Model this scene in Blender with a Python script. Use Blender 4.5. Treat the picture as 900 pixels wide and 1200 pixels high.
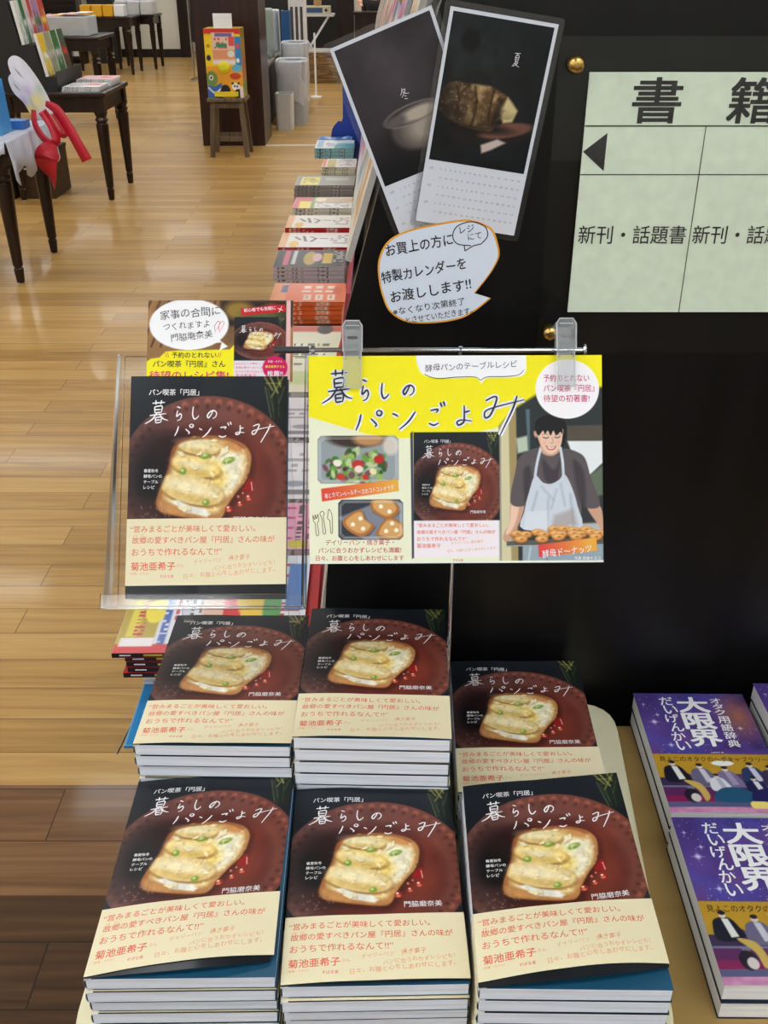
import bpy, math, random
import numpy as np
from mathutils import Vector, Matrix

# ------------------------------------------------------------------ scene
for o in list(bpy.data.objects):
    bpy.data.objects.remove(o)
SC = bpy.context.scene
COL = SC.collection
R = math.radians
EYE = 1.52                                            # camera height

cam_d = bpy.data.cameras.new('camera'); cam = bpy.data.objects.new('camera', cam_d); COL.objects.link(cam)
cam_d.sensor_fit = 'VERTICAL'; cam_d.sensor_height = 36; cam_d.lens = 1169 / 1200 * 36
cam_d.clip_start = .02; cam_d.clip_end = 100
cam.location = (0, 0, EYE); cam.rotation_euler = (R(90 - 29.1), 0, 0)
SC.camera = cam

W_ = bpy.data.worlds.new('world'); SC.world = W_; W_.use_nodes = True
W_.node_tree.nodes['Background'].inputs[0].default_value = (.9, .95, 1, 1)
W_.node_tree.nodes['Background'].inputs[1].default_value = .15
LAMP = 13.4                                           # brightness of every ceiling lamp
SC.view_settings.view_transform = 'Standard'; SC.view_settings.look = 'None'
SC.view_settings.exposure = 0.0; SC.view_settings.gamma = 1.0; SC.view_settings.use_curve_mapping = False
SC.cycles.use_denoising = True
SC.cycles.max_bounces = 8; SC.cycles.diffuse_bounces = 4; SC.cycles.transparent_max_bounces = 24
SC.cycles.sample_clamp_indirect = 4

# ------------------------------------------------------------------ helpers
def lin(c):
    c = np.asarray(c, float) / 255
    return np.where(c <= .04045, c / 12.92, ((c + .055) / 1.055) ** 2.4)

def tag(o, label=None, cat=None, group=None, kind=None):
    if label: o['label'] = label
    if cat: o['category'] = cat
    if group: o['group'] = group
    if kind: o['kind'] = kind
    return o

def thing(name, label, cat, loc=(0, 0, 0), rot=(0, 0, 0), group=None):
    o = bpy.data.objects.new(name, None); COL.objects.link(o); o.empty_display_size = .05
    o.location = loc; o.rotation_euler = rot
    return tag(o, label, cat, group)

def copy_tree(o, parent=None):
    c = o.copy(); COL.objects.link(c); c.parent = parent
    for ch in list(o.children): copy_tree(ch, c)
    return c

def earclip_fan(n): return [tuple(range(n))]

class MB:
    def __init__(s): s.v = []; s.f = []; s.m = []; s.c = []; s.n = 0
    def add(s, verts, faces, mat=0, col=None):
        verts = np.asarray(verts, float).reshape(-1, 3)
        k = len(verts); s.v.append(verts)
        s.c.append(np.ones((k, 3)) * (1 if col is None else np.asarray(col)))
        b = s.n; s.f += [tuple(b + i for i in f) for f in faces]; s.m += [mat] * len(faces); s.n += k
        return slice(b, b + k)
    def box(s, x0, y0, z0, x1, y1, z1, mat=0, col=None, M=None):
        v = np.array([(x, y, z) for z in (z0, z1) for y in (y0, y1) for x in (x0, x1)], float)
        if M is not None: v = np.array([M @ Vector(p) for p in v])
        return s.add(v, [(0, 2, 3, 1), (4, 5, 7, 6), (0, 1, 5, 4), (2, 6, 7, 3), (0, 4, 6, 2), (1, 3, 7, 5)], mat, col)
    def bar(s, p, q, w, d, mat=0, w2=None, d2=None):        # rectangular bar from p to q, may taper
        p, q = Vector(p), Vector(q); a = (q - p).normalized()
        u = a.cross(Vector((0, 1, 0))); u = u.normalized() if u.length > 1e-4 else Vector((1, 0, 0)); n = a.cross(u)
        w2 = w2 or w; d2 = d2 or d
        vs = [c + u * sx * ww / 2 + n * sy * dd / 2 for c, ww, dd in ((p, w, d), (q, w2, d2)) for sx, sy in ((-1, -1), (1, -1), (1, 1), (-1, 1))]
        s.add([tuple(x) for x in vs], [(0, 1, 2, 3), (7, 6, 5, 4), (0, 4, 5, 1), (1, 5, 6, 2), (2, 6, 7, 3), (3, 7, 4, 0)], mat)
    def lathe(s, prof, c=(0, 0, 0), seg=20, mat=0, axis='z'):
        a = np.linspace(0, 2 * np.pi, seg, endpoint=False); vs = []
        for r, z in prof:
            for t in a:
                p = (r * math.cos(t), r * math.sin(t), z)
                if axis == 'x': p = (p[2], p[0], p[1])
                if axis == 'y': p = (p[0], p[2], p[1])
                vs.append((p[0] + c[0], p[1] + c[1], p[2] + c[2]))
        n = len(prof); fs = [(i * seg + j, i * seg + (j + 1) % seg, (i + 1) * seg + (j + 1) % seg, (i + 1) * seg + j) for i in range(n - 1) for j in range(seg)]
        fs += [tuple(range(seg))[::-1], tuple(range((n - 1) * seg, n * seg))]
        s.add(vs, fs, mat)
    def tube(s, pts, r, seg=8, mat=0):
        pts = [Vector(p) for p in pts]; vs = []; ref = Vector((.31, .62, .71))
        for i, p in enumerate(pts):
            d = (pts[min(i + 1, len(pts) - 1)] - pts[max(i - 1, 0)]).normalized()
            u = d.cross(ref).normalized(); w = d.cross(u); rr = r[i] if hasattr(r, '__len__') else r
            vs += [tuple(p + (u * math.cos(2 * math.pi * k / seg) + w * math.sin(2 * math.pi * k / seg)) * rr) for k in range(seg)]
        n = len(pts); fs = [(i * seg + j, i * seg + (j + 1) % seg, (i + 1) * seg + (j + 1) % seg, (i + 1) * seg + j) for i in range(n - 1) for j in range(seg)]
        fs += [tuple(range(seg))[::-1], tuple(range((n - 1) * seg, n * seg))]
        s.add(vs, fs, mat)
    def prism(s, pts, h0, h1, plane='xy', mat=0):             # polygon extruded h0..h1 across its plane
        def P(p, h): return {'xy': (p[0], p[1], h), 'xz': (p[0], h, p[1]), 'yz': (h, p[0], p[1])}[plane]
        n = len(pts); vs = [P(p, h0) for p in pts] + [P(p, h1) for p in pts]
        fs = [tuple(range(n))[::-1], tuple(range(n, 2 * n))] + [(i, (i + 1) % n, n + (i + 1) % n, n + i) for i in range(n)]
        s.add(vs, fs, mat)
    def build(s, name, mats, parent=None, loc=None, rot=None, smooth=False, bevel=0, sub=0):
        me = bpy.data.meshes.new(name)
        V = np.concatenate(s.v); me.from_pydata(V.tolist(), [], s.f)
        mats = mats if isinstance(mats, (list, tuple)) else [mats]
        for m in mats: me.materials.append(m)
        me.polygons.foreach_set('material_index', np.array(s.m, dtype=np.int32))
        C = np.concatenate(s.c)
        if not np.all(C == 1):
            at = me.color_attributes.new('Col', 'FLOAT_COLOR', 'POINT')
            at.data.foreach_set('color', np.concatenate([C, np.ones((len(C), 1))], 1).astype(np.float32).ravel())
        if smooth: me.polygons.foreach_set('use_smooth', np.ones(len(me.polygons), dtype=bool))
        me.update()
        o = bpy.data.objects.new(name, me); COL.objects.link(o)
        if parent: o.parent = parent
        if loc is not None: o.location = loc
        if rot is not None: o.rotation_euler = rot
        if bevel:
            md = o.modifiers.new('bevel', 'BEVEL'); md.width = bevel; md.segments = 2; md.limit_method = 'ANGLE'
        if sub:
            md = o.modifiers.new('sub', 'SUBSURF'); md.levels = sub; md.render_levels = sub
        return o

# ------------------------------------------------------------------ materials
def _new(name):
    m = bpy.data.materials.new(name); m.use_nodes = True
    return m, m.node_tree, m.node_tree.nodes['Principled BSDF']
_mc = {}
def mat(name, rgb, rough=.5, metal=0, var=.06, scale=30, coat=0, bump=0, stretch=(1, 1, 1), spec=.5):
    if name in _mc: return _mc[name]
    m, nt, p = _new(name); L = nt.links.new; N = nt.nodes.new
    tc = N('ShaderNodeTexCoord'); mp = N('ShaderNodeMapping'); mp.inputs['Scale'].default_value = stretch
    nz = N('ShaderNodeTexNoise'); nz.inputs['Scale'].default_value = scale; nz.inputs['Detail'].default_value = 4
    L(tc.outputs['Object'], mp.inputs[0]); L(mp.outputs[0], nz.inputs['Vector'])
    c = lin(rgb); mx = N('ShaderNodeMix'); mx.data_type = 'RGBA'
    mx.inputs['A'].default_value = (*np.clip(c * (1 - var * 2), 0, 1), 1); mx.inputs['B'].default_value = (*np.clip(c * (1 + var * 2), 0, 1), 1)
    L(nz.outputs['Fac'], mx.inputs['Factor']); L(mx.outputs['Result'], p.inputs['Base Color'])
    p.inputs['Roughness'].default_value = rough; p.inputs['Metallic'].default_value = metal
    p.inputs['Coat Weight'].default_value = coat; p.inputs['Coat Roughness'].default_value = .12
    p.inputs['Specular IOR Level'].default_value = spec
    if bump:
        b = N('ShaderNodeBump'); b.inputs['Strength'].default_value = bump; b.inputs['Distance'].default_value = .002
        L(nz.outputs['Fac'], b.inputs['Height']); L(b.outputs[0], p.inputs['Normal'])
    _mc[name] = m; return m
def mat_print(name, rough=.4, coat=0, spec=.5):
    if name in _mc: return _mc[name]
    m, nt, p = _new(name)
    a = nt.nodes.new('ShaderNodeAttribute'); a.attribute_name = 'Col'
    nt.links.new(a.outputs['Color'], p.inputs['Base Color'])
    p.inputs['Roughness'].default_value = rough; p.inputs['Coat Weight'].default_value = coat; p.inputs['Coat Roughness'].default_value = .1
    p.inputs['Specular IOR Level'].default_value = spec
    _mc[name] = m; return m
def mat_clear(name, tint=(1, 1, 1), ior=1.49, rough=.02, edge=.0, flat=None):
    if name in _mc: return _mc[name]
    m, nt, p = _new(name); N = nt.nodes.new; L = nt.links.new
    nt.nodes.remove(p); out = nt.nodes['Material Output']
    t = N('ShaderNodeBsdfTransparent'); t.inputs[0].default_value = (*tint, 1)
    g = N('ShaderNodeBsdfGlossy'); g.inputs['Roughness'].default_value = rough
    fr = N('ShaderNodeFresnel'); fr.inputs[0].default_value = ior
    mx = N('ShaderNodeMixShader'); L(fr.outputs[0], mx.inputs[0]); L(t.outputs[0], mx.inputs[1]); L(g.outputs[0], mx.inputs[2])
    if flat: nt.links.remove(mx.inputs[0].links[0]); mx.inputs[0].default_value = flat
    last = mx
    if edge:                                           # faint milky body of thick plastic
        d = N('ShaderNodeBsdfDiffuse'); d.inputs[0].default_value = (.85, .87, .9, 1)
        m2 = N('ShaderNodeMixShader'); m2.inputs[0].default_value = edge; L(mx.outputs[0], m2.inputs[1]); L(d.outputs[0], m2.inputs[2]); last = m2
    L(last.outputs[0], out.inputs[0]); _mc[name] = m; return m
def mat_pages(name, rgb=(230, 234, 242)):
    m, nt, p = _new(name); N = nt.nodes.new; L = nt.links.new
    tc = N('ShaderNodeTexCoord'); mp = N('ShaderNodeMapping'); mp.inputs['Scale'].default_value = (6, 6, 700)
    nz = N('ShaderNodeTexNoise'); nz.inputs['Scale'].default_value = 1.0; nz.inputs['Detail'].default_value = 3
    L(tc.outputs['Object'], mp.inputs[0]); L(mp.outputs[0], nz.inputs['Vector'])
    cr = N('ShaderNodeValToRGB'); c = lin(rgb)
    cr.color_ramp.elements[0].position = .3; cr.color_ramp.elements[0].color = (*(c * .78), 1)
    cr.color_ramp.elements[1].position = .62; cr.color_ramp.elements[1].color = (*c, 1)
    L(nz.outputs['Fac'], cr.inputs[0]); L(cr.outputs[0], p.inputs['Base Color']); p.inputs['Roughness'].default_value = .8
    return m
def mat_emit(name, rgb, s):
    m, nt, p = _new(name); p.inputs['Base Color'].default_value = (.9, .9, .9, 1)
    p.inputs['Emission Color'].default_value = (*rgb, 1); p.inputs['Emission Strength'].default_value = s; return m
def mat_wood(name, a, b, rough=.35, along='x', scale=1.0, coat=0, lo=.35, hi=.65):
    if name in _mc: return _mc[name]
    m, nt, p = _new(name); N = nt.nodes.new; L = nt.links.new
    tc = N('ShaderNodeTexCoord'); mp = N('ShaderNodeMapping')
    st = {'x': (1.2, 22, 22), 'y': (22, 1.2, 22), 'z': (22, 22, 1.2)}[along]
    mp.inputs['Scale'].default_value = [q * scale for q in st]
    nz = N('ShaderNodeTexNoise'); nz.inputs['Scale'].default_value = 1.6; nz.inputs['Detail'].default_value = 6; nz.inputs['Distortion'].default_value = .6
    L(tc.outputs['Object'], mp.inputs[0]); L(mp.outputs[0], nz.inputs['Vector'])
    cr = N('ShaderNodeValToRGB'); cr.color_ramp.elements[0].position = lo; cr.color_ramp.elements[1].position = hi
    cr.color_ramp.elements[0].color = (*lin(a), 1); cr.color_ramp.elements[1].color = (*lin(b), 1)
    L(nz.outputs['Fac'], cr.inputs[0]); L(cr.outputs[0], p.inputs['Base Color'])
    p.inputs['Roughness'].default_value = rough; p.inputs['Coat Weight'].default_value = coat; p.inputs['Coat Roughness'].default_value = .15; p.inputs['Specular IOR Level'].default_value = .3
    _mc[name] = m; return m
def mat_floor(name, cols, rough, gap, row=.11, length=.95, coat=.16):
    m, nt, p = _new(name); N = nt.nodes.new; L = nt.links.new
    tc = N('ShaderNodeTexCoord')
    br = N('ShaderNodeTexBrick'); br.offset = .37; br.inputs['Scale'].default_value = 1; br.inputs['Mortar Size'].default_value = .0016
    br.inputs['Brick Width'].default_value = length; br.inputs['Row Height'].default_value = row; br.inputs['Mortar Smooth'].default_value = .3
    br.inputs['Color1'].default_value = (.12, .12, .12, 1); br.inputs['Color2'].default_value = (.88, .88, .88, 1); br.inputs['Mortar'].default_value = (.5, .5, .5, 1)
    L(tc.outputs['Object'], br.inputs['Vector'])
    mp = N('ShaderNodeMapping'); mp.inputs['Scale'].default_value = (1.4, 26, 1); L(tc.outputs['Object'], mp.inputs[0])
    ad = N('ShaderNodeVectorMath'); ad.operation = 'ADD'; L(mp.outputs[0], ad.inputs[0])
    sc = N('ShaderNodeVectorMath'); sc.operation = 'SCALE'; sc.inputs['Scale'].default_value = 9; L(br.outputs['Color'], sc.inputs[0]); L(sc.outputs[0], ad.inputs[1])
    nz = N('ShaderNodeTexNoise'); nz.inputs['Scale'].default_value = 1.5; nz.inputs['Detail'].default_value = 7; nz.inputs['Distortion'].default_value = .8
    L(ad.outputs[0], nz.inputs['Vector'])
    mixv = N('ShaderNodeMix'); mixv.inputs[0].default_value = .42; L(nz.outputs['Fac'], mixv.inputs[2]); mixv.inputs[0].default_value = .3; L(br.outputs['Color'], mixv.inputs[3])
    cr = N('ShaderNodeValToRGB'); e = cr.color_ramp.elements
    e[0].position = .28; e[0].color = (*lin(cols[0]), 1); e[1].position = .72; e[1].color = (*lin(cols[2]), 1)
    k = e.new(.5); k.color = (*lin(cols[1]), 1)
    L(mixv.outputs[0], cr.inputs[0])
    mx = N('ShaderNodeMix'); mx.data_type = 'RGBA'; L(br.outputs['Fac'], mx.inputs['Factor']); L(cr.outputs[0], mx.inputs['A']); mx.inputs['B'].default_value = (*lin(gap), 1)
    L(mx.outputs['Result'], p.inputs['Base Color'])
    rr = N('ShaderNodeMapRange'); rr.inputs['To Min'].default_value = rough * .8; rr.inputs['To Max'].default_value = rough * 1.3; L(nz.outputs['Fac'], rr.inputs[0]); L(rr.outputs[0], p.inputs['Roughness'])
    p.inputs['Coat Weight'].default_value = coat; p.inputs['Coat Roughness'].default_value = .09; p.inputs['Specular IOR Level'].default_value = .22
    b = N('ShaderNodeBump'); b.inputs['Strength'].default_value = .06; b.inputs['Distance'].default_value = .002; L(nz.outputs['Fac'], b.inputs['Height']); L(b.outputs[0], p.inputs['Normal'])
    return m

PRINT = mat_print('print_gloss', .34, .12, .25)
PRINTM = mat_print('print_matte', .55, 0, .25)
PAPER = mat('white_paper', (240, 242, 248), .6, var=.01)
PAGES = mat_pages('page_edges', (234, 238, 248)); PAGESW = mat_pages('page_edges_white', (236, 236, 236))
def ink(rgb, rough=.5): return mat('ink_%d_%d_%d' % tuple(rgb), rgb, rough, var=.0)
CLEAR = mat_clear('clear_acrylic', (.985, .99, .99), 1.33, .09, .02)
CLEARP = mat_clear('clear_pouch', (.99, .99, .99), 1.5, .05, .01)
CHROME = mat('chrome_steel', (205, 208, 214), .18, 1, .02)
BLACKWOOD = mat_wood('black_stained_wood', (6, 6, 6), (13, 12, 13), .34, 'z')
DARKWOOD = mat_wood('dark_brown_wood', (24, 12, 10), (44, 24, 19), .3, 'z', coat=.2)
BIRCH = mat_wood('birch_top', (152, 122, 70), (174, 143, 88), .4, 'x', .6, lo=.2, hi=.8)
CREAM = mat('cream_board', (236, 230, 196), .5, var=.02)

# ------------------------------------------------------------------ painting (printed pictures as per-vertex colours)
_rs = np.random.RandomState(5)
def vnoise(X, Y, s, seed=0):
    rs = np.random.RandomState(seed); g = rs.rand(64, 64)
    x = X / s; y = Y / s; i = np.floor(x).astype(int); j = np.floor(y).astype(int); a = x - i; b = y - j
    a = a * a * (3 - 2 * a); b = b * b * (3 - 2 * b)
    G = lambda p, q: g[p % 64, q % 64]
    return (G(i, j) * (1 - a) + G(i + 1, j) * a) * (1 - b) + (G(i, j + 1) * (1 - a) + G(i + 1, j + 1) * a) * b
def fbm(X, Y, s, seed=0): return sum(vnoise(X, Y, s / 2 ** k, seed + k) / 2 ** (k + 1) for k in range(4)) / .9375
class Cv:
    def __init__(s, w, h, nx, ny, bg=(255, 255, 255)):
        s.w, s.h, s.nx, s.ny = w, h, nx, ny
        s.X, s.Y = np.meshgrid(np.linspace(0, w, nx), np.linspace(0, h, ny)); s.px = w / nx
        s.C = np.ones((ny, nx, 3)) * np.asarray(bg, float)
    def mix(s, a, col):
        a = np.clip(a, 0, 1)[..., None]; s.C = s.C * (1 - a) + np.asarray(col, float) * a
    def mul(s, a): s.C = np.clip(s.C * a[..., None], 0, 255)
    def ell(s, cx, cy, rx, ry, col, rot=0, soft=None, a=1, clip=None):
        t = R(rot); dx = s.X - cx; dy = s.Y - cy
        u = (dx * math.cos(t) + dy * math.sin(t)) / rx; v = (-dx * math.sin(t) + dy * math.cos(t)) / ry
        d = (np.sqrt(u * u + v * v) - 1) * min(rx, ry); sf = soft or s.px * .6
        k = np.clip(.5 - d / (2 * sf), 0, 1) * a
        if clip is not None: k = k * clip
        s.mix(k, col); return k
    def pmask(s, pts, soft=None):
        pts = np.asarray(pts, float); ins = np.zeros(s.X.shape, bool); D = np.full(s.X.shape, 1e9); n = len(pts)
        for i in range(n):
            x1, y1 = pts[i]; x2, y2 = pts[(i + 1) % n]
            if y1 != y2:
                c = ((y1 > s.Y) != (y2 > s.Y)) & (s.X < (x2 - x1) * (s.Y - y1) / (y2 - y1) + x1); ins ^= c
            ex, ey = x2 - x1, y2 - y1; L = ex * ex + ey * ey + 1e-12
            t = np.clip(((s.X - x1) * ex + (s.Y - y1) * ey) / L, 0, 1)
            D = np.minimum(D, np.hypot(s.X - x1 - t * ex, s.Y - y1 - t * ey))
        sd = np.where(ins, -D, D); sf = soft or s.px * .6
        return np.clip(.5 - sd / (2 * sf), 0, 1)
    def poly(s, pts, col, soft=None, a=1, clip=None):
        k = s.pmask(pts, soft) * a
        if clip is not None: k = k * clip
        s.mix(k, col); return k
    def rect(s, x0, y0, x1, y1, col, a=1, soft=None): return s.poly([(x0, y0), (x1, y0), (x1, y1), (x0, y1)], col, soft, a)
    def line(s, pts, w, col, a=1, soft=None):
        D = np.full(s.X.shape, 1e9)
        for (x1, y1), (x2, y2) in zip(pts[:-1], pts[1:]):
            ex, ey = x2 - x1, y2 - y1; L = ex * ex + ey * ey + 1e-12
            t = np.clip(((s.X - x1) * ex + (s.Y - y1) * ey) / L, 0, 1); D = np.minimum(D, np.hypot(s.X - x1 - t * ex, s.Y - y1 - t * ey))
        sf = soft or s.px * .6; s.mix(np.clip(.5 - (D - w / 2) / (2 * sf), 0, 1) * a, col)
    def grain(s, amt, sc, seed): s.mul(1 + amt * (fbm(s.X, s.Y, sc, seed) - .5) * 2)
    def paste(s, o, x0, y0, x1, y1):                      # put another canvas into a rectangle
        m = (s.X >= x0) & (s.X <= x1) & (s.Y >= y0) & (s.Y <= y1)
        i = np.clip((s.X - x0) / (x1 - x0) * (o.nx - 1), 0, o.nx - 1).round().astype(int); j = np.clip((s.Y - y0) / (y1 - y0) * (o.ny - 1), 0, o.ny - 1).round().astype(int)
        s.C[m] = o.C[j[m], i[m]]
    def smudge_text(s, x0, y0, x1, y1, col, cell, seed, vert=False):   # rows of type too small to read
        rs = np.random.RandomState(seed); i = ((s.X - x0) / cell).astype(int); j = ((s.Y - y0) / cell).astype(int)
        g = rs.rand(200, 200); a = (i if vert else j)
        on = (g[i % 200, j % 200] > .35) & (a % 2 == 0) & (s.X > x0) & (s.X < x1) & (s.Y > y0) & (s.Y < y1)
        s.mix(on * .9, col)

def smooth(pts, n=8, closed=False):
    P = [np.array(p, float) for p in pts]; out = []; N = len(P)
    rng = range(N if closed else N - 1)
    for i in rng:
        p0 = P[(i - 1) % N] if closed or i > 0 else P[i]; p1 = P[i]; p2 = P[(i + 1) % N]; p3 = P[(i + 2) % N] if closed or i + 2 < N else p2
        for k in range(n):
            t = k / n; out.append(.5 * ((2 * p1) + (p2 - p0) * t + (2 * p0 - 5 * p1 + 4 * p2 - p3) * t * t + (3 * p1 - p0 - 3 * p2 + p3) * t ** 3))
    if not closed: out.append(P[-1])
    return [tuple(q) for q in out]

# ------------------------------------------------------------------ writing
_tc = {}
def glyphs(body, off=0.0, space=1.0, vertical=False):
    key = (body, off, space, vertical)
    if key not in _tc:
        cu = bpy.data.curves.new('t', 'FONT'); cu.body = '\n'.join(body) if vertical else body
        cu.size = 1; cu.offset = off; cu.space_character = space; cu.resolution_u = 3
        if vertical: cu.align_x = 'CENTER'; cu.space_line = 1.02 * space
        o = bpy.data.objects.new('t', cu); COL.objects.link(o)
        bpy.context.view_layer.update()
        me = bpy.data.meshes.new_from_object(o.evaluated_get(bpy.context.evaluated_depsgraph_get()))
        v = np.zeros(len(me.vertices) * 3); me.vertices.foreach_get('co', v); v = v.reshape(-1, 3)[:, :2].copy()
        f = [tuple(p.vertices) for p in me.polygons]
        bpy.data.objects.remove(o); bpy.data.curves.remove(cu); bpy.data.meshes.remove(me)
        if len(v) == 0: v = np.zeros((1, 2)); f = []
        _tc[key] = (v, f)
    return _tc[key]

class Sheet:
    """Printed layers laid on a surface: u to the right, v down, in millimetres; fn(u, v, h) gives the 3-D points."""
    def __init__(s, mb, fn): s.mb = mb; s.fn = fn
    def put(s, uv, faces, h, mat, col=None):
        uv = np.asarray(uv, float); s.mb.add(s.fn(uv[:, 0], uv[:, 1], np.full(len(uv), h)), faces, mat, col)
    def raster(s, cv, u0, v0, u1, v1, h=0, mat=0):
        ny, nx = cv.ny, cv.nx
        U, V = np.meshgrid(np.linspace(u0, u1, nx), np.linspace(v0, v1, ny))
        idx = np.arange(nx * ny).reshape(ny, nx)
        F = np.stack([idx[1:, :-1], idx[1:, 1:], idx[:-1, 1:], idx[:-1, :-1]], -1).reshape(-1, 4).tolist()
        s.put(np.stack([U.ravel(), V.ravel()], 1), F, h, mat, lin(cv.C.reshape(-1, 3)))
    def grid(s, u0, v0, u1, v1, h, mat, nx=12, ny=12, col=None):
        U, V = np.meshgrid(np.linspace(u0, u1, nx), np.linspace(v0, v1, ny)); idx = np.arange(nx * ny).reshape(ny, nx)
        F = np.stack([idx[1:, :-1], idx[1:, 1:], idx[:-1, 1:], idx[:-1, :-1]], -1).reshape(-1, 4).tolist()
        s.put(np.stack([U.ravel(), V.ravel()], 1), F, h, mat, col)
    def poly(s, pts, h, mat): s.put(pts, [tuple(range(len(pts)))[::-1]], h, mat)
    def text(s, body, u0, vc, w, h, mat, hh=None, off=0.0, rot=0, space=1.0, vertical=False, jitter=0, center=False, shear=0):
        """ink of width w (or of height hh when w is None) with its left edge at u0 and its middle at vc"""
        v, f = glyphs(body, 0.0, space, vertical); v = v.copy(); mn, mx = v.min(0), v.max(0); sz = np.maximum(mx - mn, 1e-6)
        v -= mn; sx = (w / sz[0]) if w else hh / sz[1]; sy = hh / sz[1] if hh else sx
        if shear: v[:, 0] += v[:, 1] * shear
        x = v[:, 0] * sx; y = -(v[:, 1] - sz[1] / 2) * sy
        if jitter: y = y + np.sin(x / max(w or 10, 1) * 23 + 1) * jitter
        if center: x = x - sz[0] * sx / 2
        t = R(rot); X = x * math.cos(t) + y * math.sin(t); Y = -x * math.sin(t) + y * math.cos(t)
        d = max(off, 0) * sx * .9                          # heavier type: the same ink printed with a tiny spread
        for q, (dx, dy) in enumerate(((-d, -d), (d, -d), (d, d), (-d, d)) if d > 0 else ((0, 0),)):
            s.put(np.stack([u0 + X + dx, vc + Y + dy], 1), f, h + q * 4e-6, mat)
    def stroke(s, pts, w, h, mat, taper=.35, sm=6, close=False):
        P = np.array(smooth(pts, sm, close)) if len(pts) > 2 or close else np.array([np.array(pts[0]) + (np.array(pts[1]) - np.array(pts[0])) * t for t in np.linspace(0, 1, 4)])
        if close: P = np.vstack([P, P[:1]])
        d = np.gradient(P, axis=0); d /= np.linalg.norm(d, axis=1)[:, None] + 1e-9; n = np.stack([-d[:, 1], d[:, 0]], 1)
        t = np.linspace(0, 1, len(P)); ww = w * (1 - taper * np.abs(2 * t - .8) ** 1.5) if not close else np.full(len(P), w)
        A = P + n * ww[:, None] / 2; B = P - n * ww[:, None] / 2; k = len(P)
        s.put(np.vstack([A, B]), [(i, i + 1, k + i + 1, k + i) for i in range(k - 1)], h, mat)

# brush-written title characters, unit boxes with y down
BR = {
 '暮': [[(.3, .13), (.85, .09)], [(.45, .0), (.46, .2)], [(.7, .0), (.67, .18)], [(.4, .28), (.42, .55)], [(.4, .29), (.72, .25), (.7, .52)], [(.42, .41), (.68, .39)], [(.42, .54), (.7, .51)],
       [(.2, .65), (.92, .57)], [(.5, .56), (.3, .82), (0, 1.0)], [(.6, .56), (.78, .78), (1.0, .86)], [(.44, .74), (.46, .97)], [(.44, .75), (.7, .72), (.68, .95)], [(.46, .85), (.67, .83)], [(.46, .97), (.68, .94)]],
 'ら': [[(.2, 0), (.75, .1)], [(.3, .28), (.15, .62), (.25, .68), (.7, .5), (.9, .65), (.7, .9), (.25, 1.0)]],
 'し': [[(.15, 0), (.05, .6), (.3, 1.0), (.7, .92), (1, .72)]],
 'の': [[(.6, .05), (.35, .6), (.12, .9), (0, .6), (.3, .15), (.7, 0), (1, .3), (.9, .75), (.6, 1)]],
 'パ': [[(.2, .2), (.13, .6), (0, 1)], [(.58, .42), (.78, .7), (.72, .82)], [(.88, .0), (.99, .1), (.94, .26), (.82, .24), (.8, .1), (.88, 0)]],
 'ン': [[(0, .1), (.18, .2), (.24, .28)], [(1, 0), (.7, .55), (.3, 1)]],
 'ご': [[(.1, .38), (.55, .34), (.45, .48)], [(0, .92), (.3, 1), (.6, .9)], [(.7, .05), (.8, .25)], [(.9, 0), (1, .2)]],
 'よ': [[(.5, 0), (.5, .5), (.45, .85), (.1, 1), (0, .85), (.3, .74), (1, .8)], [(.5, .35), (.9, .28)]],
 '夏': [[(.1, .05), (.9, 0)], [(.5, .05), (.4, .2)], [(.3, .2), (.28, .58)], [(.3, .2), (.7, .17), (.7, .56)], [(.32, .33), (.68, .31)], [(.32, .44), (.68, .43)], [(.3, .57), (.68, .55)], [(.4, .6), (.28, .78), (.1, .92)], [(.38, .68), (.72, .66), (.4, .9), (0, 1.0)], [(.35, .72), (.6, .88), (1.0, 1.0)]],
 '冬': [[(.4, 0), (.25, .3), (0, .5)], [(.3, .2), (.7, .15), (.4, .5), (.05, .72)], [(.35, .3), (.6, .5), (1.0, .6)], [(.4, .66), (.62, .74)], [(.32, .88), (.68, 1.0)]],
 'み': [[(.02, .12), (.22, .02), (.3, .08), (.14, .48), (0, .55), (.02, .38), (.35, .26), (1.0, .1)], [(.82, 0), (.7, .35), (.38, 1)]],
}
def title(sh, lay, w, h, m, halo=None, hw=0, hh=0):
    for ch, x, y, gw, gh in lay:
        for st in BR[ch]:
            P = [(x + a * gw, y + b * gh) for a, b in st]
            if halo is not None: sh.stroke(P, hw, hh, halo, 0)
            sh.stroke(P, w, h, m)

# ------------------------------------------------------------------ the setting
def struct(name, mb, m, **k): return tag(mb.build(name, m, **k), kind='structure')
ROOMX0, ROOMX1, ROOMY0, ROOMY1, ROOMH = -7.0, 4.5, -7.0, 20.0, 2.75
OAK = mat_floor('oak_floor', [(158, 119, 60), (190, 149, 84), (208, 169, 104)], .36, (128, 94, 54))
BORDER = mat_floor('brown_border_floor', [(92, 60, 34), (122, 86, 52), (150, 110, 72)], .34, (70, 46, 28), row=.14, length=1.8)
UMBER = mat_floor('umber_floor', [(52, 32, 16), (78, 52, 28), (96, 68, 38)], .36, (36, 24, 14), row=.13, length=1.6)
for nm, y0, y1, m in (('floor', 1.552, ROOMY1, OAK), ('floor_border', 1.27, 1.552, BORDER), ('floor_near', ROOMY0, 1.27, UMBER)):
    b = MB(); b.box(ROOMX0, y0, -.08, ROOMX1, y1, 0); struct(nm, b, m)
WALLM = mat('wall_paint', (222, 218, 208), .8, var=.02, scale=4)
CEILM = mat('ceiling_paint', (232, 232, 230), .9, var=.01, scale=6)
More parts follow.
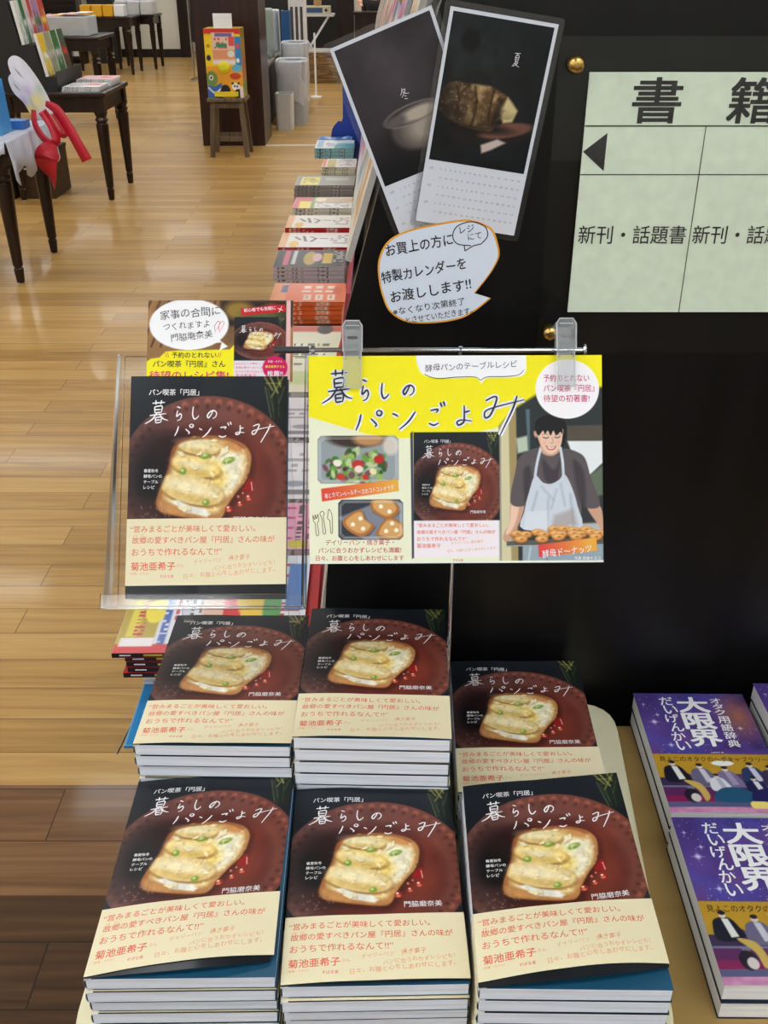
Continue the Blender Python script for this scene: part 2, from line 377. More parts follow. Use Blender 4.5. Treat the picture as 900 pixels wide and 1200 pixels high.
for nm, a in (('wall_left', (ROOMX0 - .1, ROOMY0, 0, ROOMX0, ROOMY1, ROOMH)), ('wall_right', (ROOMX1, ROOMY0, 0, ROOMX1 + .1, ROOMY1, ROOMH)),
              ('wall_back', (ROOMX0 - .1, ROOMY1, 0, ROOMX1 + .1, ROOMY1 + .1, ROOMH)), ('wall_front', (ROOMX0 - .1, ROOMY0 - .1, 0, ROOMX1 + .1, ROOMY0, ROOMH))):
    b = MB(); b.box(*a); struct(nm, b, WALLM)
b = MB(); b.box(ROOMX0 - .1, ROOMY0 - .1, ROOMH, ROOMX1 + .1, ROOMY1 + .1, ROOMH + .1); struct('ceiling', b, CEILM)
b = MB(); b.box(-4.75, 18.93, 0, -3.5, 19.1, ROOMH); struct('wall_middle', b, mat('pale_partition', (224, 220, 206), .7, var=.02))
b = MB(); b.box(-4.75, 18.91, 0, -3.5, 18.93, .13); struct('baseboard_middle', b, mat('black_skirting', (22, 18, 17), .4))
b = MB(); b.box(-3.5, 18.88, 0, -3.33, 19.12, ROOMH); struct('trim_1', b, DARKWOOD)
b = MB(); b.box(-1.09, 9.66, 0, -.35, 9.69, .006); struct('trim_2', b, mat('white_threshold', (232, 230, 224), .5))
b = MB(); b.box(-1.66, 9.66, 0, -1.09, 10.24, ROOMH); struct('pillar', b, mat_wood('pillar_veneer', (38, 19, 15), (56, 30, 24), .32, 'z', .5, coat=.2))
b = MB(); b.box(-.66, 15.6, 0, -.42, 15.9, ROOMH); struct('pillar_far', b, DARKWOOD)

HOUS = mat('lamp_housing', (236, 236, 236), .5); TUBE = mat_emit('lamp_diffuser', (.94, .985, 1), LAMP)
first = None
for ix, x in enumerate((-5.2, -3.2, -1.15, .9, 2.9)):
    for iy, y in enumerate((-6.2, -4.6, -3.1, -1.6, .0, 1.8, 4.2, 6.4, 8.6, 10.8, 13, 15.2, 17.6)):
        if first is None:
            t = thing('ceiling_light', 'x', 'ceiling light', (x, y, ROOMH))
            b = MB(); b.box(-.64, -.16, -.05, .64, .16, -.001); b.build('housing', HOUS, t, bevel=.004)
            b = MB(); b.box(-.6, -.13, -.06, .6, .13, -.0505); b.build('diffuser', TUBE, t); first = t
        else: t = copy_tree(first); t.location = (x, y, ROOMH)
        tag(t, 'long white ceiling lamp recessed above the bookshop floor', 'ceiling light', 'rows of ceiling lamps')

# ------------------------------------------------------------------ bookshelf gondola with the dark end panel
shelf = thing('bookshelf', 'tall black-stained bookshelf whose dark end panel fills the right side', 'bookshelf', (0, 0, 0))
PY = .955
z = lambda bb: EYE - bb
b = MB(); b.prism([(-.095, 0), (-.095, z(1.03)), (-.066, z(.63)), (-.0385, z(.314)), (-.004, z(.186)), (.05, z(.03)), (.06, z(-.06)), (.06, 2.1), (1.6, 2.1), (1.6, 0)], PY, PY + .025, 'xz')
b.build('end_panel', BLACKWOOD, shelf)
b = MB(); b.box(.075, PY + .026, .0, 1.58, 6.95, 2.08); b.build('carcass', BLACKWOOD, shelf)
b = MB(); b.box(-.325, 1.22, .40, .074, 6.95, z(1.05)); b.build('deck', DARKWOOD, shelf, bevel=.004)
b = MB(); b.box(-.28, 1.30, .0, .074, 6.95, .399); b.build('plinth', BLACKWOOD, shelf)
TIERS = [((-.1, 1.03), (-.055, .67)), ((-.062, .645), (-.03, .345)), ((-.03, .315), (.06, .02))]
for (xa, ba), (xb, bb) in TIERS:
    b = MB(); b.prism([(xa + .004, z(ba)), (xb + .004, z(bb)), (xb + .018, z(bb)), (xa + .018, z(ba))], PY + .027, 6.95, 'xz'); b.build('slanted_shelf', BLACKWOOD, shelf)
    b = MB(); b.box(xa - .006, PY + .027, z(ba) - .012, xa + .03, 6.95, z(ba) - .001); b.build('shelf_lip', BLACKWOOD, shelf)
b = MB(); b.tube([(-.3245, 1.30, .44), (-.40, 1.28, .445), (-.425, 1.2, .412)], .0016); b.build('wire_clip', CHROME, shelf)

# ------------------------------------------------------------------ display table with its cream board
DT = .72
tb = thing('display_table', 'low birch-topped display table under all the book stacks', 'table', (0, 0, 0))
b = MB(); b.box(-.262, .46, DT - .03, .95, .915, DT); b.build('tabletop', BIRCH, tb, bevel=.003)
b = MB(); b.box(-.235, .49, DT - .11, .92, .51, DT - .031); b.box(-.235, .88, DT - .11, .92, .90, DT - .031); b.build('apron', BIRCH, tb)
for x in (-.235, .88):
    for y in (.491, .865):
        b = MB(); b.bar((x + .02, y + .017, DT - .031), (x + .02, y + .017, 0), .036, .03); b.build('leg', BIRCH, tb)
def rrect(x0, y0, x1, y1, r, n=6):
    out = []
    for cx, cy, a0 in ((x1 - r, y1 - r, 0), (x0 + r, y1 - r, 90), (x0 + r, y0 + r, 180), (x1 - r, y0 + r, 270)):
        out += [(cx + r * math.cos(R(a0 + 90 * k / n)), cy + r * math.sin(R(a0 + 90 * k / n))) for k in range(n + 1)]
    return out
def rpoly(P, r, n=6):
    out = []
    for i, p in enumerate(P):
        p = Vector(p); a = (Vector(P[i - 1]) - p).normalized() * r; c = (Vector(P[(i + 1) % len(P)]) - p).normalized() * r
        out += [tuple((p + a) * (1 - t) ** 2 + p * 2 * t * (1 - t) + (p + c) * t * t) for t in [k / n for k in range(n + 1)]]
    return out
b = MB(); b.prism(rpoly([(-.2615, .487), (.243, .487), (.276, .94), (-.2615, .94)], .05), DT + .0003, DT + .0147)
o = b.build('display_board', CREAM, bevel=.003); tag(o, 'cream board with rounded corners lying under the stacks of cookbooks', 'board')
BT = DT + .015

# ------------------------------------------------------------------ the cookbook
CW, CL = 148.0, 210.0
def cook_art(nx, ny):
    c = Cv(CW, CL, nx, ny, (22, 25, 31)); X, Y = c.X, c.Y
    k = .1668; P = lambda l: [((x - 10) * k, y * .169) for x, y in l]
    c.mix(np.clip(1 - Y / 60, 0, 1) * .35, (48, 56, 66))
    # plate
    c.ell(74, 98, 84, 79, (112, 68, 62), soft=.6)
    d = np.hypot((X - 74) / 84, (Y - 98) / 79); on = d < 1
    c.mix(on * np.clip((X - 60) / 90, 0, 1) * .6, (122, 62, 48))
    c.mix(on * np.clip(.5 - X / 110, 0, 1) * .5, (104, 74, 72))
    for i in range(46):
        a = R(i * 360 / 46 + 3); c.ell(74 + 78.5 * math.cos(a), 98 + 73.5 * math.sin(a), 3.0, 2.6, (182, 106, 84) if math.cos(a) > -.3 else (142, 88, 78), rot=math.degrees(a), soft=1.3, a=.75)
        c.ell(74 + 75 * math.cos(a), 98 + 70 * math.sin(a), 2.6, 1.6, (52, 24, 22), rot=math.degrees(a), soft=1.3, a=.6)
    c.ell(74, 104, 62, 58, (84, 38, 34), soft=5)
    c.ell(76, 108, 55, 50, (100, 44, 36), soft=6)
    c.ell(28, 96, 30, 38, (14, 12, 15), soft=14, a=.97)
    c.ell(40, 72, 24, 16, (40, 20, 21), soft=9, a=.8)
    c.ell(24, 128, 26, 10, (70, 44, 40), soft=6, a=.5)
    c.ell(112, 100, 20, 44, (122, 54, 40), soft=12, a=.7, rot=8)
    for i in range(3): c.ell(76, 108, 48 - 7 * i, 44 - 7 * i, (120, 52, 40), soft=.8, a=0.0)
    c.grain(.14, 18, 3)
    # glass
    c.poly(P([(758, -10), (785, 150), (800, 235), (850, 262), (890, 260), (890, -10)]), (26, 34, 28), soft=1.5)
    for a, bb, w, q in (((766, 4), (812, 78), 9, (176, 172, 92)), ((795, -4), (842, 95), 7, (232, 222, 140)), ((872, 4), (806, 118), 9, (150, 158, 78)), ((838, 0), (858, 60), 6, (214, 190, 90)), ((770, 60), (806, 235), 5, (120, 128, 96)), ((812, 120), (822, 240), 6, (60, 74, 58)), ((785, 70), (820, 200), 5, (84, 96, 74)), ((845, 110), (850, 230), 4, (70, 84, 70)), ((775, 40), (860, 40), 4, (190, 180, 100)), ((880, 60), (850, 150), 5, (90, 104, 70))):
        c.line(P([a, bb]), w * k, q, a=.8, soft=.8)
    # toast
    T = smooth(P([(252, 430), (275, 392), (330, 360), (420, 345), (520, 348), (600, 368), (660, 400), (690, 450), (686, 520), (668, 590), (615, 655), (570, 725), (540, 790), (500, 812), (380, 800), (280, 785), (200, 765), (172, 725), (180, 670), (205, 600), (235, 520)]), 6, True)
    sh = [(x + 2.5, y + 3.5) for x, y in T]; c.poly(sh, (30, 8, 8), soft=5, a=.75)
    tm = c.poly(T, (190, 132, 78))
    c.poly(P([(240, 440), (300, 372), (230, 560), (178, 720)]), (120, 66, 38), soft=4, a=.8, clip=tm)
    c.poly(smooth(P([(280, 425), (330, 375), (430, 355), (560, 368), (645, 415), (665, 480), (640, 590), (560, 680), (520, 760), (480, 770), (300, 730), (215, 690), (235, 600)]), 6, True), (232, 208, 142), soft=2.5, clip=tm)
    c.poly(P([(520, 420), (650, 430), (660, 520), (620, 620), (555, 690), (520, 600), (500, 520)]), (246, 240, 214), soft=4, a=.9, clip=tm)
    c.ell(*P([(505, 560)])[0], 9, 13, (240, 212, 110), rot=-20, soft=4, a=.8)
    c.ell(*P([(600, 400)])[0], 13, 4, (204, 140, 78), rot=22, soft=2, a=.9, clip=tm)
    c.poly(P([(555, 720), (610, 640), (680, 580), (670, 640), (590, 740), (545, 800)]), (214, 160, 98), soft=3, a=.85, clip=tm)
    for (x, y, rx, ry, ro, q) in ((400, 398, 20, 8, 8, (232, 212, 152)), (390, 512, 23, 9.5, 12, (236, 206, 118)), (368, 640, 31, 13.5, 14, (232, 206, 142))):
        u, v = P([(x, y)])[0]
        c.ell(u + .6, v + 2.2, rx, ry, (136, 82, 36), ro, soft=1.4, a=.95, clip=tm); c.ell(u, v, rx, ry, q, ro, soft=.8, clip=tm)
        c.ell(u - 3, v - 2, rx * .7, ry * .5, (250, 240, 206), ro, soft=3, a=.7)
        c.ell(u, v + ry * .55, rx * .8, ry * .3, (214, 176, 92), ro, soft=2, a=.5)
    c.poly(P([(238, 705), (290, 698), (360, 730), (440, 745), (475, 775), (455, 795), (380, 775), (330, 770), (290, 730)]), (240, 238, 226), soft=1.2, clip=tm)
    c.poly(P([(180, 700), (240, 715), (300, 760), (380, 790), (480, 800), (500, 815), (300, 800), (190, 775)]), (198, 142, 84), soft=2, a=.8, clip=tm)
    for (x, y, rx, ry, ro) in ((440, 453, 5, 2.5, -10), (570, 478, 6, 3, -20), (317, 538, 3.2, 3.4, 0), (447, 712, 3.4, 3.2, 10), (380, 351, 3.4, 1.6, 0)):
        u, v = P([(x, y)])[0]; c.ell(u, v, rx, ry, (132, 160, 62), ro, soft=.7); c.ell(u - .8, v - .8, rx * .5, ry * .45, (206, 220, 140), ro, soft=.6)
    for (x, y, s, ro) in ((303, 440, 4.6, 30), (375, 515, 5, 20), (490, 362, 4.4, -15), (350, 635, 3.4, 50), (490, 668, 5.4, 40), (322, 748, 5.6, 10), (545, 425, 6.5, -50), (405, 440, 3.6, -30), (620, 530, 5, 60), (355, 745, 3.5, 70)):
        u, v = P([(x, y)])[0]; t = R(ro); q = [(u + s * a * math.cos(t) - s * e * .6 * math.sin(t), v + s * a * math.sin(t) + s * e * .6 * math.cos(t)) for a, e in ((-1, 0), (-.1, -.8), (1, -.2), (.3, .8))]
        c.poly([(a + .5, e + .7) for a, e in q], (150, 110, 60), soft=1, a=.5); c.poly(q, (244, 232, 192), soft=.4)
    rs = np.random.RandomState(8)
    for _ in range(120):
        u, v = rs.uniform(28, 112), rs.uniform(58, 136); q = [(252, 248, 226), (250, 240, 196), (236, 206, 130), (222, 180, 104), (246, 236, 208)][rs.randint(5)]
        if u > 66 + (v - 60) * .2 or rs.rand() < .12: c.ell(u, v, rs.uniform(.8, 2.6), rs.uniform(.5, 1.4), q, rs.uniform(0, 180), soft=.6, a=rs.uniform(.3, .8), clip=tm)
    for _ in range(70):
        u, v = rs.uniform(26, 114), rs.uniform(56, 138); c.ell(u, v, rs.uniform(.5, 1.6), rs.uniform(.3, .8), (146, 92, 44), rs.uniform(0, 180), soft=.6, a=rs.uniform(.1, .3), clip=tm)
    E0 = T + T[:1]; c.line(E0, 2.2, (150, 90, 48), .55, soft=1.2); c.line([p for p in T if p[0] > 70 and p[1] < 92], 1.6, (214, 160, 96), .8, soft=1)
    c.line(smooth(P([(255, 435), (300, 372), (420, 350), (560, 356), (655, 405)]), 6), 2.4, (140, 74, 40), .7, soft=1.2)
    c.mul(1 + .10 * (fbm(X, Y, 4, 9) - .5) * 2 * tm)
    # syrup and crumbs
    c.poly(smooth(P([(650, 640), (690, 580), (712, 600), (708, 655), (680, 650)]), 5, True), (150, 26, 26), soft=.6); c.line(P([(700, 600), (706, 645)]), .8, (240, 200, 190))
    for (x, y, r) in ((688, 686, 3.4), (640, 719, 2.9), (578, 748, 3.6), (630, 680, 1.6), (655, 660, 1.3)):
        u, v = P([(x, y)])[0]; c.ell(u, v, r, r * .9, (150, 34, 28), soft=.5); c.ell(u - r * .1, v + r * .35, r * .6, r * .4, (226, 120, 84), soft=.5); c.ell(u - r * .3, v - r * .4, r * .35, r * .25, (250, 230, 220), soft=.3)
    rs = np.random.RandomState(4)
    for _ in range(26): c.ell(rs.uniform(12, 40), rs.uniform(124, 140), rs.uniform(.4, 1.4), rs.uniform(.3, .8), (150, 110, 96), rs.uniform(0, 90), soft=.4, a=.7)
    return c
ART = cook_art(240, 330)
WHITE = ink((244, 244, 246)); TEAL = mat('teal_cover', (22, 78, 108), .45, var=.04); DARKJ = mat('dark_jacket', (26, 28, 34), .35, coat=.2)
BANDM = mat('cream_band', (236, 225, 188), .5, var=.015); ORANGE = ink((226, 104, 76)); PALEOR = ink((232, 160, 118)); SPINEW = mat('jacket_spine', (226, 226, 228), .4)

LAY = [('暮', 14.5, 23.3, 21.5, 22.5), ('ら', 43, 29.5, 6.2, 13.4), ('し', 58.6, 29.3, 6.2, 11.8), ('の', 72.8, 33, 8.6, 7.8), ('パ', 42.5, 46, 17.5, 11.5), ('ン', 65.2, 49.3, 11.5, 9.5), ('ご', 84, 43.8, 11.5, 14.6), ('よ', 99.8, 47, 8, 9), ('み', 115.5, 46, 20.5, 17.6)]
def cover_print(sh, names=True, sc=1.0):
    """photo, title and small type of the jacket front (materials 0 print, 1 white)"""
    sh.raster(ART, 0, 0, CW, CL, 0, 0); h = .00012 * sc
    title(sh, LAY, 1.3, h, 1)
    sh.text('パン喫茶「円居」', 17.5, 15.6, 47, h, 1, off=.008)
    for i, s in enumerate(('春夏秋冬', '酵母パンの', 'テーブル', 'レシピ')):
        sh.text(s, 14.6, 90.5 + 5.2 * i, None, h, 1, hh=3.2, off=.008)
    if names: sh.text('門脇磨奈美', 99, 136.5, 32, h, 1)
def band_print(sh, scale=1.0):
    """sayings on the paper band (materials 0 band, 1 orange, 2 pale orange); v from the band's top edge"""
    h = .00012 * scale
    sh.text('“営みまるごとが美味しくて愛おしい。', 3.5, 9.6, 116, h, 1, off=.004)
    sh.text('故郷の愛すべきパン屋『円居』さんの味が', 5.5, 20, 132, h, 1, off=.004)
    sh.text('ふる', 6.5, 15.3, None, h, 1, hh=1.6); sh.text('さと', 13.5, 15.3, None, h, 1, hh=1.6)
    sh.text('おうちで作れるなんて!!”', 5.5, 31, 83, h, 1, off=.004)
    sh.text('菊池亜希子', 5, 44.2, 41, h, 1, off=.012); sh.text('さん', 47.5, 43.6, 6.5, h, 2)
    sh.text('（俳優・モデル）', 4.5, 50.8, 17, h, 2); sh.text('すばる舎', 32, 53.6, 13, h, 1)
    sh.text('デイリーパン', 63, 40.3, 26, h, 2, rot=4, jitter=.5); sh.text('焼き菓子', 95, 37.5, 20, h, 2, rot=4, jitter=.5)
    sh.text('パンに合うおかずレシピも！', 80, 46.5, 58, h, 2, rot=5, jitter=.6)
    sh.text('日々、お腹と心をしあわせにします。', 54, 53.4, 84, h, 2, rot=3.5, jitter=.6)

def ribbon(mb, pts, y0, y1, m):
    n = len(pts); mb.add([(x, y0, zz) for x, zz in pts] + [(x, y1, zz) for x, zz in pts], [(i, i + 1, n + i + 1, n + i) for i in range(n - 1)], m)
def wrap_profile(T, o, w=.148):                      # back board, rounded spine, front hinge
    return [(w, -o + .0004), (.006, -o + .0004), (.0016, .0008 - o * .5), (-o + .0002, .003), (-o, T / 2), (-o + .0002, T - .003), (.0016, T - .0008 + o * .5), (.006, T - .0004 + o)]

def cookbook_parts(t, T, top=None):
    W, L = CW / 1000, CL / 1000
    b = MB(); b.box(.0012, .0004, .0007, W - .0014, L - .0006, T - .0007); b.build('page_block', PAGES, t)
    b = MB(); p = wrap_profile(T, -.0001); ribbon(b, p + [(W - .0004, p[-1][1])], 0.0002, L - .0002, 0); b.build('cover', TEAL, t)
    if top is None:
        b = MB(); p = wrap_profile(T, .0002); ribbon(b, p[:2], 0, L, 0); ribbon(b, p[1:], 0, L, 1); ribbon(b, [p[-1], (W, p[-1][1])], 0, L, 0); b.build('dust_jacket', [DARKJ, SPINEW], t)
        b = MB(); p = wrap_profile(T, .0005); ribbon(b, p + [(W + .0003, p[-1][1])], .001, .063, 0); b.build('paper_band', BANDM, t); return
    jk, bk, nar, b0, bul, bb = (top.get(q, d) for q, d in (('jk', 0), ('bk', 0), ('nar', 0), ('b0', 147), ('bulge', 0), ('bb', 0)))
    sst = lambda a: np.clip(a, 0, 1) ** 2 * (3 - 2 * np.clip(a, 0, 1))
    def lift(u, v): return bul * np.sin(np.pi * np.clip(u / CW, 0, 1) ** 1.2 * .92) * sst((v - 90) / 115) + .0009 * np.sin(np.pi * np.clip(u / CW * 2.2, 0, 1)) * 1.0
    def fj(u, v, h):
        x = u * .001 * (1 - nar * (v / CL)); q = v / CL; k = jk * ((1 - q) + q * np.clip(u / CW, 0, 1) ** 1.6 * .9)
        return np.stack([x, (CL - v) * .001 + k * x, T + .0002 + h + lift(u, v)], 1)
    b = MB(); p = wrap_profile(T, .0002); ribbon(b, p[:2], 0, L, 2); ribbon(b, p[1:], 0, L, 3)
    cover_print(Sheet(b, fj)); b.build('dust_jacket', [PRINT, WHITE, DARKJ, SPINEW], t, smooth=True)
    def fb(u, v, h):
        x = u * .001 * (1 - nar * .6); vv = v + b0
        return np.stack([x, (CL - vv) * .001 + bk * x, T + .0009 + h + lift(u, vv) * 1.02], 1)
    b = MB(); p = wrap_profile(T, .0007); y1 = L - b0 / 1000; ribbon(b, p, max(y1 - .062, .0002), y1, 0)
    s = Sheet(b, fb); s.grid(0, 0, CW + .4, 62, 0, 0, 24, 14); band_print(s); b.build('paper_band', [BANDM, ORANGE, PALEOR], t)

rnd = random.Random(11)
STACKS = [('front left', -.2315, .496, .833, .012, 7, dict(jk=.095, bk=.115, nar=.035, b0=147, bulge=.007)),
          ('front middle', -.0805, .497, .822, .02, 6, dict(jk=.02, bk=.018, b0=147, bulge=.0025)),
          ('front right', .0715, .484, .839, -.012, 7, dict(jk=.135, bk=.112, b0=144, bulge=.009)),
          ('back left', -.2355, .711, .875, -.018, 10, dict(jk=.02, bk=.02, b0=147.5, bulge=.001)),
          ('back middle', -.0855, .709, .886, -.026, 10, dict(jk=.01, bk=.0, b0=148, bulge=.002)),
          ('back right', .073, .722, .802, -.02, 5, dict(jk=.03, bk=.04, b0=147, bulge=.0))]
NTH = ['', 'second', 'third', 'fourth', 'fifth', 'sixth', 'seventh', 'eighth', 'ninth', 'tenth']
for nm, x, y, zt, th, n, top in STACKS:
    T = (zt - BT) / n; proto = None
    for i in range(n):
        g = 'cookbooks in the %s stack' % nm
        zz = BT + .0004 + i * T
        if i == n - 1:
            t = thing('cookbook', 'toast-covered cookbook with cream band lying on top of the %s stack' % nm, 'book', (x, y, zz), (0, 0, th), g)
            cookbook_parts(t, T - .0010, top)
        else:
            lab = 'cookbook showing its page edges, %s from the top of the %s stack' % (NTH[n - 1 - i], nm)
            dx, dy = rnd.uniform(-.0006, .0006), rnd.uniform(-.003, .002) if 'front' in nm else rnd.uniform(0, .002)
            if proto is None: t = proto = thing('cookbook', lab, 'book', rot=(0, 0, th), group=g); cookbook_parts(t, T - .0010)
            else: t = copy_tree(proto); tag(t, lab)
            t.location = (x + dx, y + dy, zz)

# ------------------------------------------------------------------ clear easel, its standing cookbook and header card
ST, SL = .949, Vector((-.239, .764, EYE - .517))
es = thing('acrylic_easel', 'clear acrylic easel holding a cookbook upright above the back left stack', 'book stand', SL, (ST, 0, .001))
b = MB(); b.box(-.012, -.0095, -.0226, .165, .235, -.0196); b.build('back_plate', CLEAR, es, bevel=.001)
b = MB(); b.box(-.0165, -.0095, -.0195, .1665, -.0065, .02); b.box(-.0165, -.0095, .0205, .1665, .004, .0235); b.build('ledge', CLEAR, es, bevel=.001)
for x in (-.0165, .1635):
    b = MB(); b.prism([(-.006, -.0195), (.235, -.0195), (.235, -.012), (-.006, .012)], x, x + .003, 'yz'); b.build('side_plate', CLEAR, es)
Minv = (Matrix.Translation(SL) @ Matrix.Rotation(.001, 4, 'Z') @ Matrix.Rotation(ST, 4, 'X')).inverted()
for x in (-.222, -.105):
    b = MB(); b.box(x, .905, .8765, x + .012, .908, 1.160, M=Minv); b.build('rear_leg', CLEAR, es)
t = thing('cookbook', 'toast-covered cookbook with cream band standing upright in the clear easel', 'book', SL + (Matrix.Rotation(ST, 3, 'X') @ Vector((0, 0, -.0135))), (ST, 0, .001))
cookbook_parts(t, .0125, dict(b0=136, bk=.012))
# header card
hc = Cv(141, 81, 200, 120, (150, 110, 70))
hc.grain(.3, 20, 8); 
for i in range(9): hc.line([(4 + i * 9, -4), (-14 + i * 9, 46)], 1.8, (60, 36, 26), .8, soft=.8)
hc.rect(70, 0, 141, 26, (44, 32, 28), soft=2); hc.ell(88, 10, 14, 9, (150, 120, 50), soft=3); hc.ell(112, 15, 20, 6, (84, 96, 50), soft=3); hc.ell(120, 8, 9, 5, (150, 60, 40), soft=2)
hc.poly([(-2, 62), (4, 58), (12, 57), (18, 51), (30, 50), (80, 49), (88, 40), (100, 42), (100, 82), (-2, 82)], (248, 236, 30))
hc.paste(ART, 84, 17, 134, 67); hc.rect(84, 60, 134, 82, (238, 232, 240))
hc.rect(134.3, 0, 138.5, 82, (236, 190, 190)); hc.ell(40, 24, 38.5, 25.5, (252, 252, 255)); hc.poly([(62, 43), (72, 42), (70, 50), (78, 46), (68, 38)], (252, 252, 255))
hc.poly([(90, 8), (133, 4), (134, 11), (91, 15.5)], (206, 30, 44)); hc.ell(124, 67, 12, 11.5, (214, 20, 100))
b = MB(); f = lambda u, v, h: np.stack([u * .001, .29 - v * .001, h], 1); s = Sheet(b, f); s.raster(hc, 0, 0, 141, 81, 0, 0)
b.box(0, .209, -.0008, .141, .29, -.0001, 1)
BLK = ink((30, 30, 36)); MAG = ink((214, 20, 100)); RED = ink((206, 36, 44)); h = .0002
s.text('家事の合間に', 12, 15, 58, h, 2, rot=5, jitter=.6); s.text('つくれますよ', 15, 26.5, 45, h, 2, rot=4, jitter=.6); s.text('門脇磨奈美', 23, 37.5, 40, h, 2, rot=6, off=-.01, jitter=.6)
for dx in (0, 4): s.stroke([(66 + dx, 32), (65 + dx, 26), (68 + dx, 21), (70 + dx, 23), (66.5 + dx, 30)], .5, h, 4)
s.text('予約のとれない', 24, 54.6, 43, h, 2, off=.012); s.text('\\\\', 17.5, 54.6, None, h, 4, hh=5); s.text('//', 68, 54.6, None, h, 4, hh=5)
s.text('パン喫茶『円居』さん', 6, 63.3, 70, h, 2, off=.012); s.text('待望のレシピ集!', 3, 74.5, 76, h, 3, off=.012, hh=8.5)
s.text('初心者でも気軽に', 93, 10.2, 31, h, 1, rot=5, off=.01); s.stroke([(127, 12), (130, 6)], .7, h, 1); s.stroke([(126, 8), (131, 10)], .7, h, 1)
title(s, [(c, 84 + x * .338, 17 + y * .338, w * .338, hh * .338) for c, x, y, w, hh in LAY], .5, h, 1)
for i, w in enumerate((30, 30, 26, 20)): s.text(['営みまるごとが美味しくて', '故郷の愛すべきパン屋', 'おうちで作れるなんて', '菊池亜希子'][i], 86, 63 + 4 * i, min(w, 27), h, 3)
s.text('俳優・モデル', 124, 61, 14, h, 1, center=True); s.text('菊池亜希子さん', 124, 66, 19, h, 5, center=True, off=.01); s.text('推薦!!', 124, 73, 15, h, 1, center=True, off=.012)
o = b.build('header_card', [PRINTM, PAPER, BLK, MAG, RED, ink((250, 230, 60))], None, SL + Vector((.010, 0, 0)) + (Matrix.Rotation(ST, 3, 'X') @ Vector((0, 0, -.0185))), (ST, 0, .001))
tag(o, 'small printed header card with white handwritten speech balloon above the standing cookbook', 'card')

# ------------------------------------------------------------------ rod, clips and the yellow poster
rod = thing('poster_stand', 'thin chrome stand whose crossbar carries the yellow poster', 'stand', (.0698, .866, BT))
RZ = EYE - .313 - BT
b = MB(); b.tube([(0, 0, .0008), (0, 0, RZ + .003)], .0021, 12); b.build('pole', CHROME, rod, smooth=False)
b = MB(); b.box(-.0025, -.012, .0004, .0025, .012, .0016); b.build('base', CHROME, rod)
b = MB(); b.tube([(-.153, 0, RZ), (.111, 0, RZ)], .0021, 12); b.lathe([(.0022, .111), (.005, .1112), (.0055, .1125), (.005, .114), (.001, .1145)], (0, 0, RZ), 14, 0, 'x'); b.lathe([(.0022, -.1365), (.004, -.1363), (.004, -.133), (.0022, -.1328)], (0, 0, RZ), 14, 0, 'x'); b.build('crossbar', CHROME, rod)
b = MB(); b.tube([(-.17, 0, RZ), (-.138, 0, RZ)], .0032, 12); b.build('sleeve', mat('dark_sleeve', (58, 58, 62), .4), rod)

# poster picture, painted in a 345 x 244 frame
pc = Cv(345, 244, 520, 368, (240, 242, 214)); G = pc
G.poly([(-5, -5), (350, -5), (350, 66), (300, 68), (262, 76), (190, 92), (150, 97), (105, 97), (68, 92), (-5, 70)], (250, 238, 22))
G.poly(smooth([(126, -8), (128, 12), (138, 24), (170, 27), (196, 26), (203, 33), (210, 27), (240, 26), (254, 22), (256, 8), (255, -8)], 5), (250, 250, 255))
# salad
def frame_mask(x0, y0, x1, y1, k): return [(x0 + k, y0), (x1 - k, y0), (x1, y0 + k), (x1, y1 - k), (x1 - k, y1), (x0 + k, y1), (x0, y1 - k), (x0, y0 + k)]
fm = G.poly(frame_mask(10, 94, 105, 150, 4), (150, 160, 164))
G.ell(56, 96, 34, 12, (60, 48, 42), soft=2, clip=fm); G.ell(70, 98, 18, 8, (190, 140, 90), soft=2, clip=fm); G.ell(96, 106, 9, 11, (214, 206, 196), soft=2, clip=fm)
rs = np.random.RandomState(2)
for i in range(90):
    a = rs.uniform(0, 6.3); r = rs.uniform(0, 1) ** .5; x, y = 57 + 38 * r * math.cos(a), 130 + 20 * r * math.sin(a)
    q = [(70, 120, 48), (104, 156, 66), (150, 184, 96), (52, 92, 40), (120, 80, 90), (190, 206, 150)][rs.randint(6)]
    G.ell(x, y, rs.uniform(2.5, 6), rs.uniform(1.8, 4), q, rs.uniform(0, 180), soft=.8, clip=fm)
for x, y, r, q in ((57, 128, 7, (196, 52, 46)), (58, 133, 5, (240, 220, 210)), (82, 122, 6, (190, 40, 36)), (37, 142, 5, (200, 60, 50)), (33, 126, 5, (240, 236, 220)), (75, 136, 4.5, (236, 224, 180)), (66, 143, 4, (198, 54, 44)), (42, 133, 3, (90, 40, 60))): G.ell(x, y, r, r * .8, q, rs.uniform(-40, 40), soft=.7, clip=fm)
for k in (2, 3.6): 
    p = frame_mask(10 + k, 94 + k, 105 - k, 150 - k, 4); G.line(p + [p[0]], .5, (236, 240, 240), .8)
G.poly([(14, 156), (104, 145), (105, 159), (15, 171)], (226, 70, 56)); G.mix(G.pmask([(14, 156), (104, 145), (105, 159), (15, 171)]) * np.clip((G.X - 14) / 85, 0, 1), (236, 176, 66))
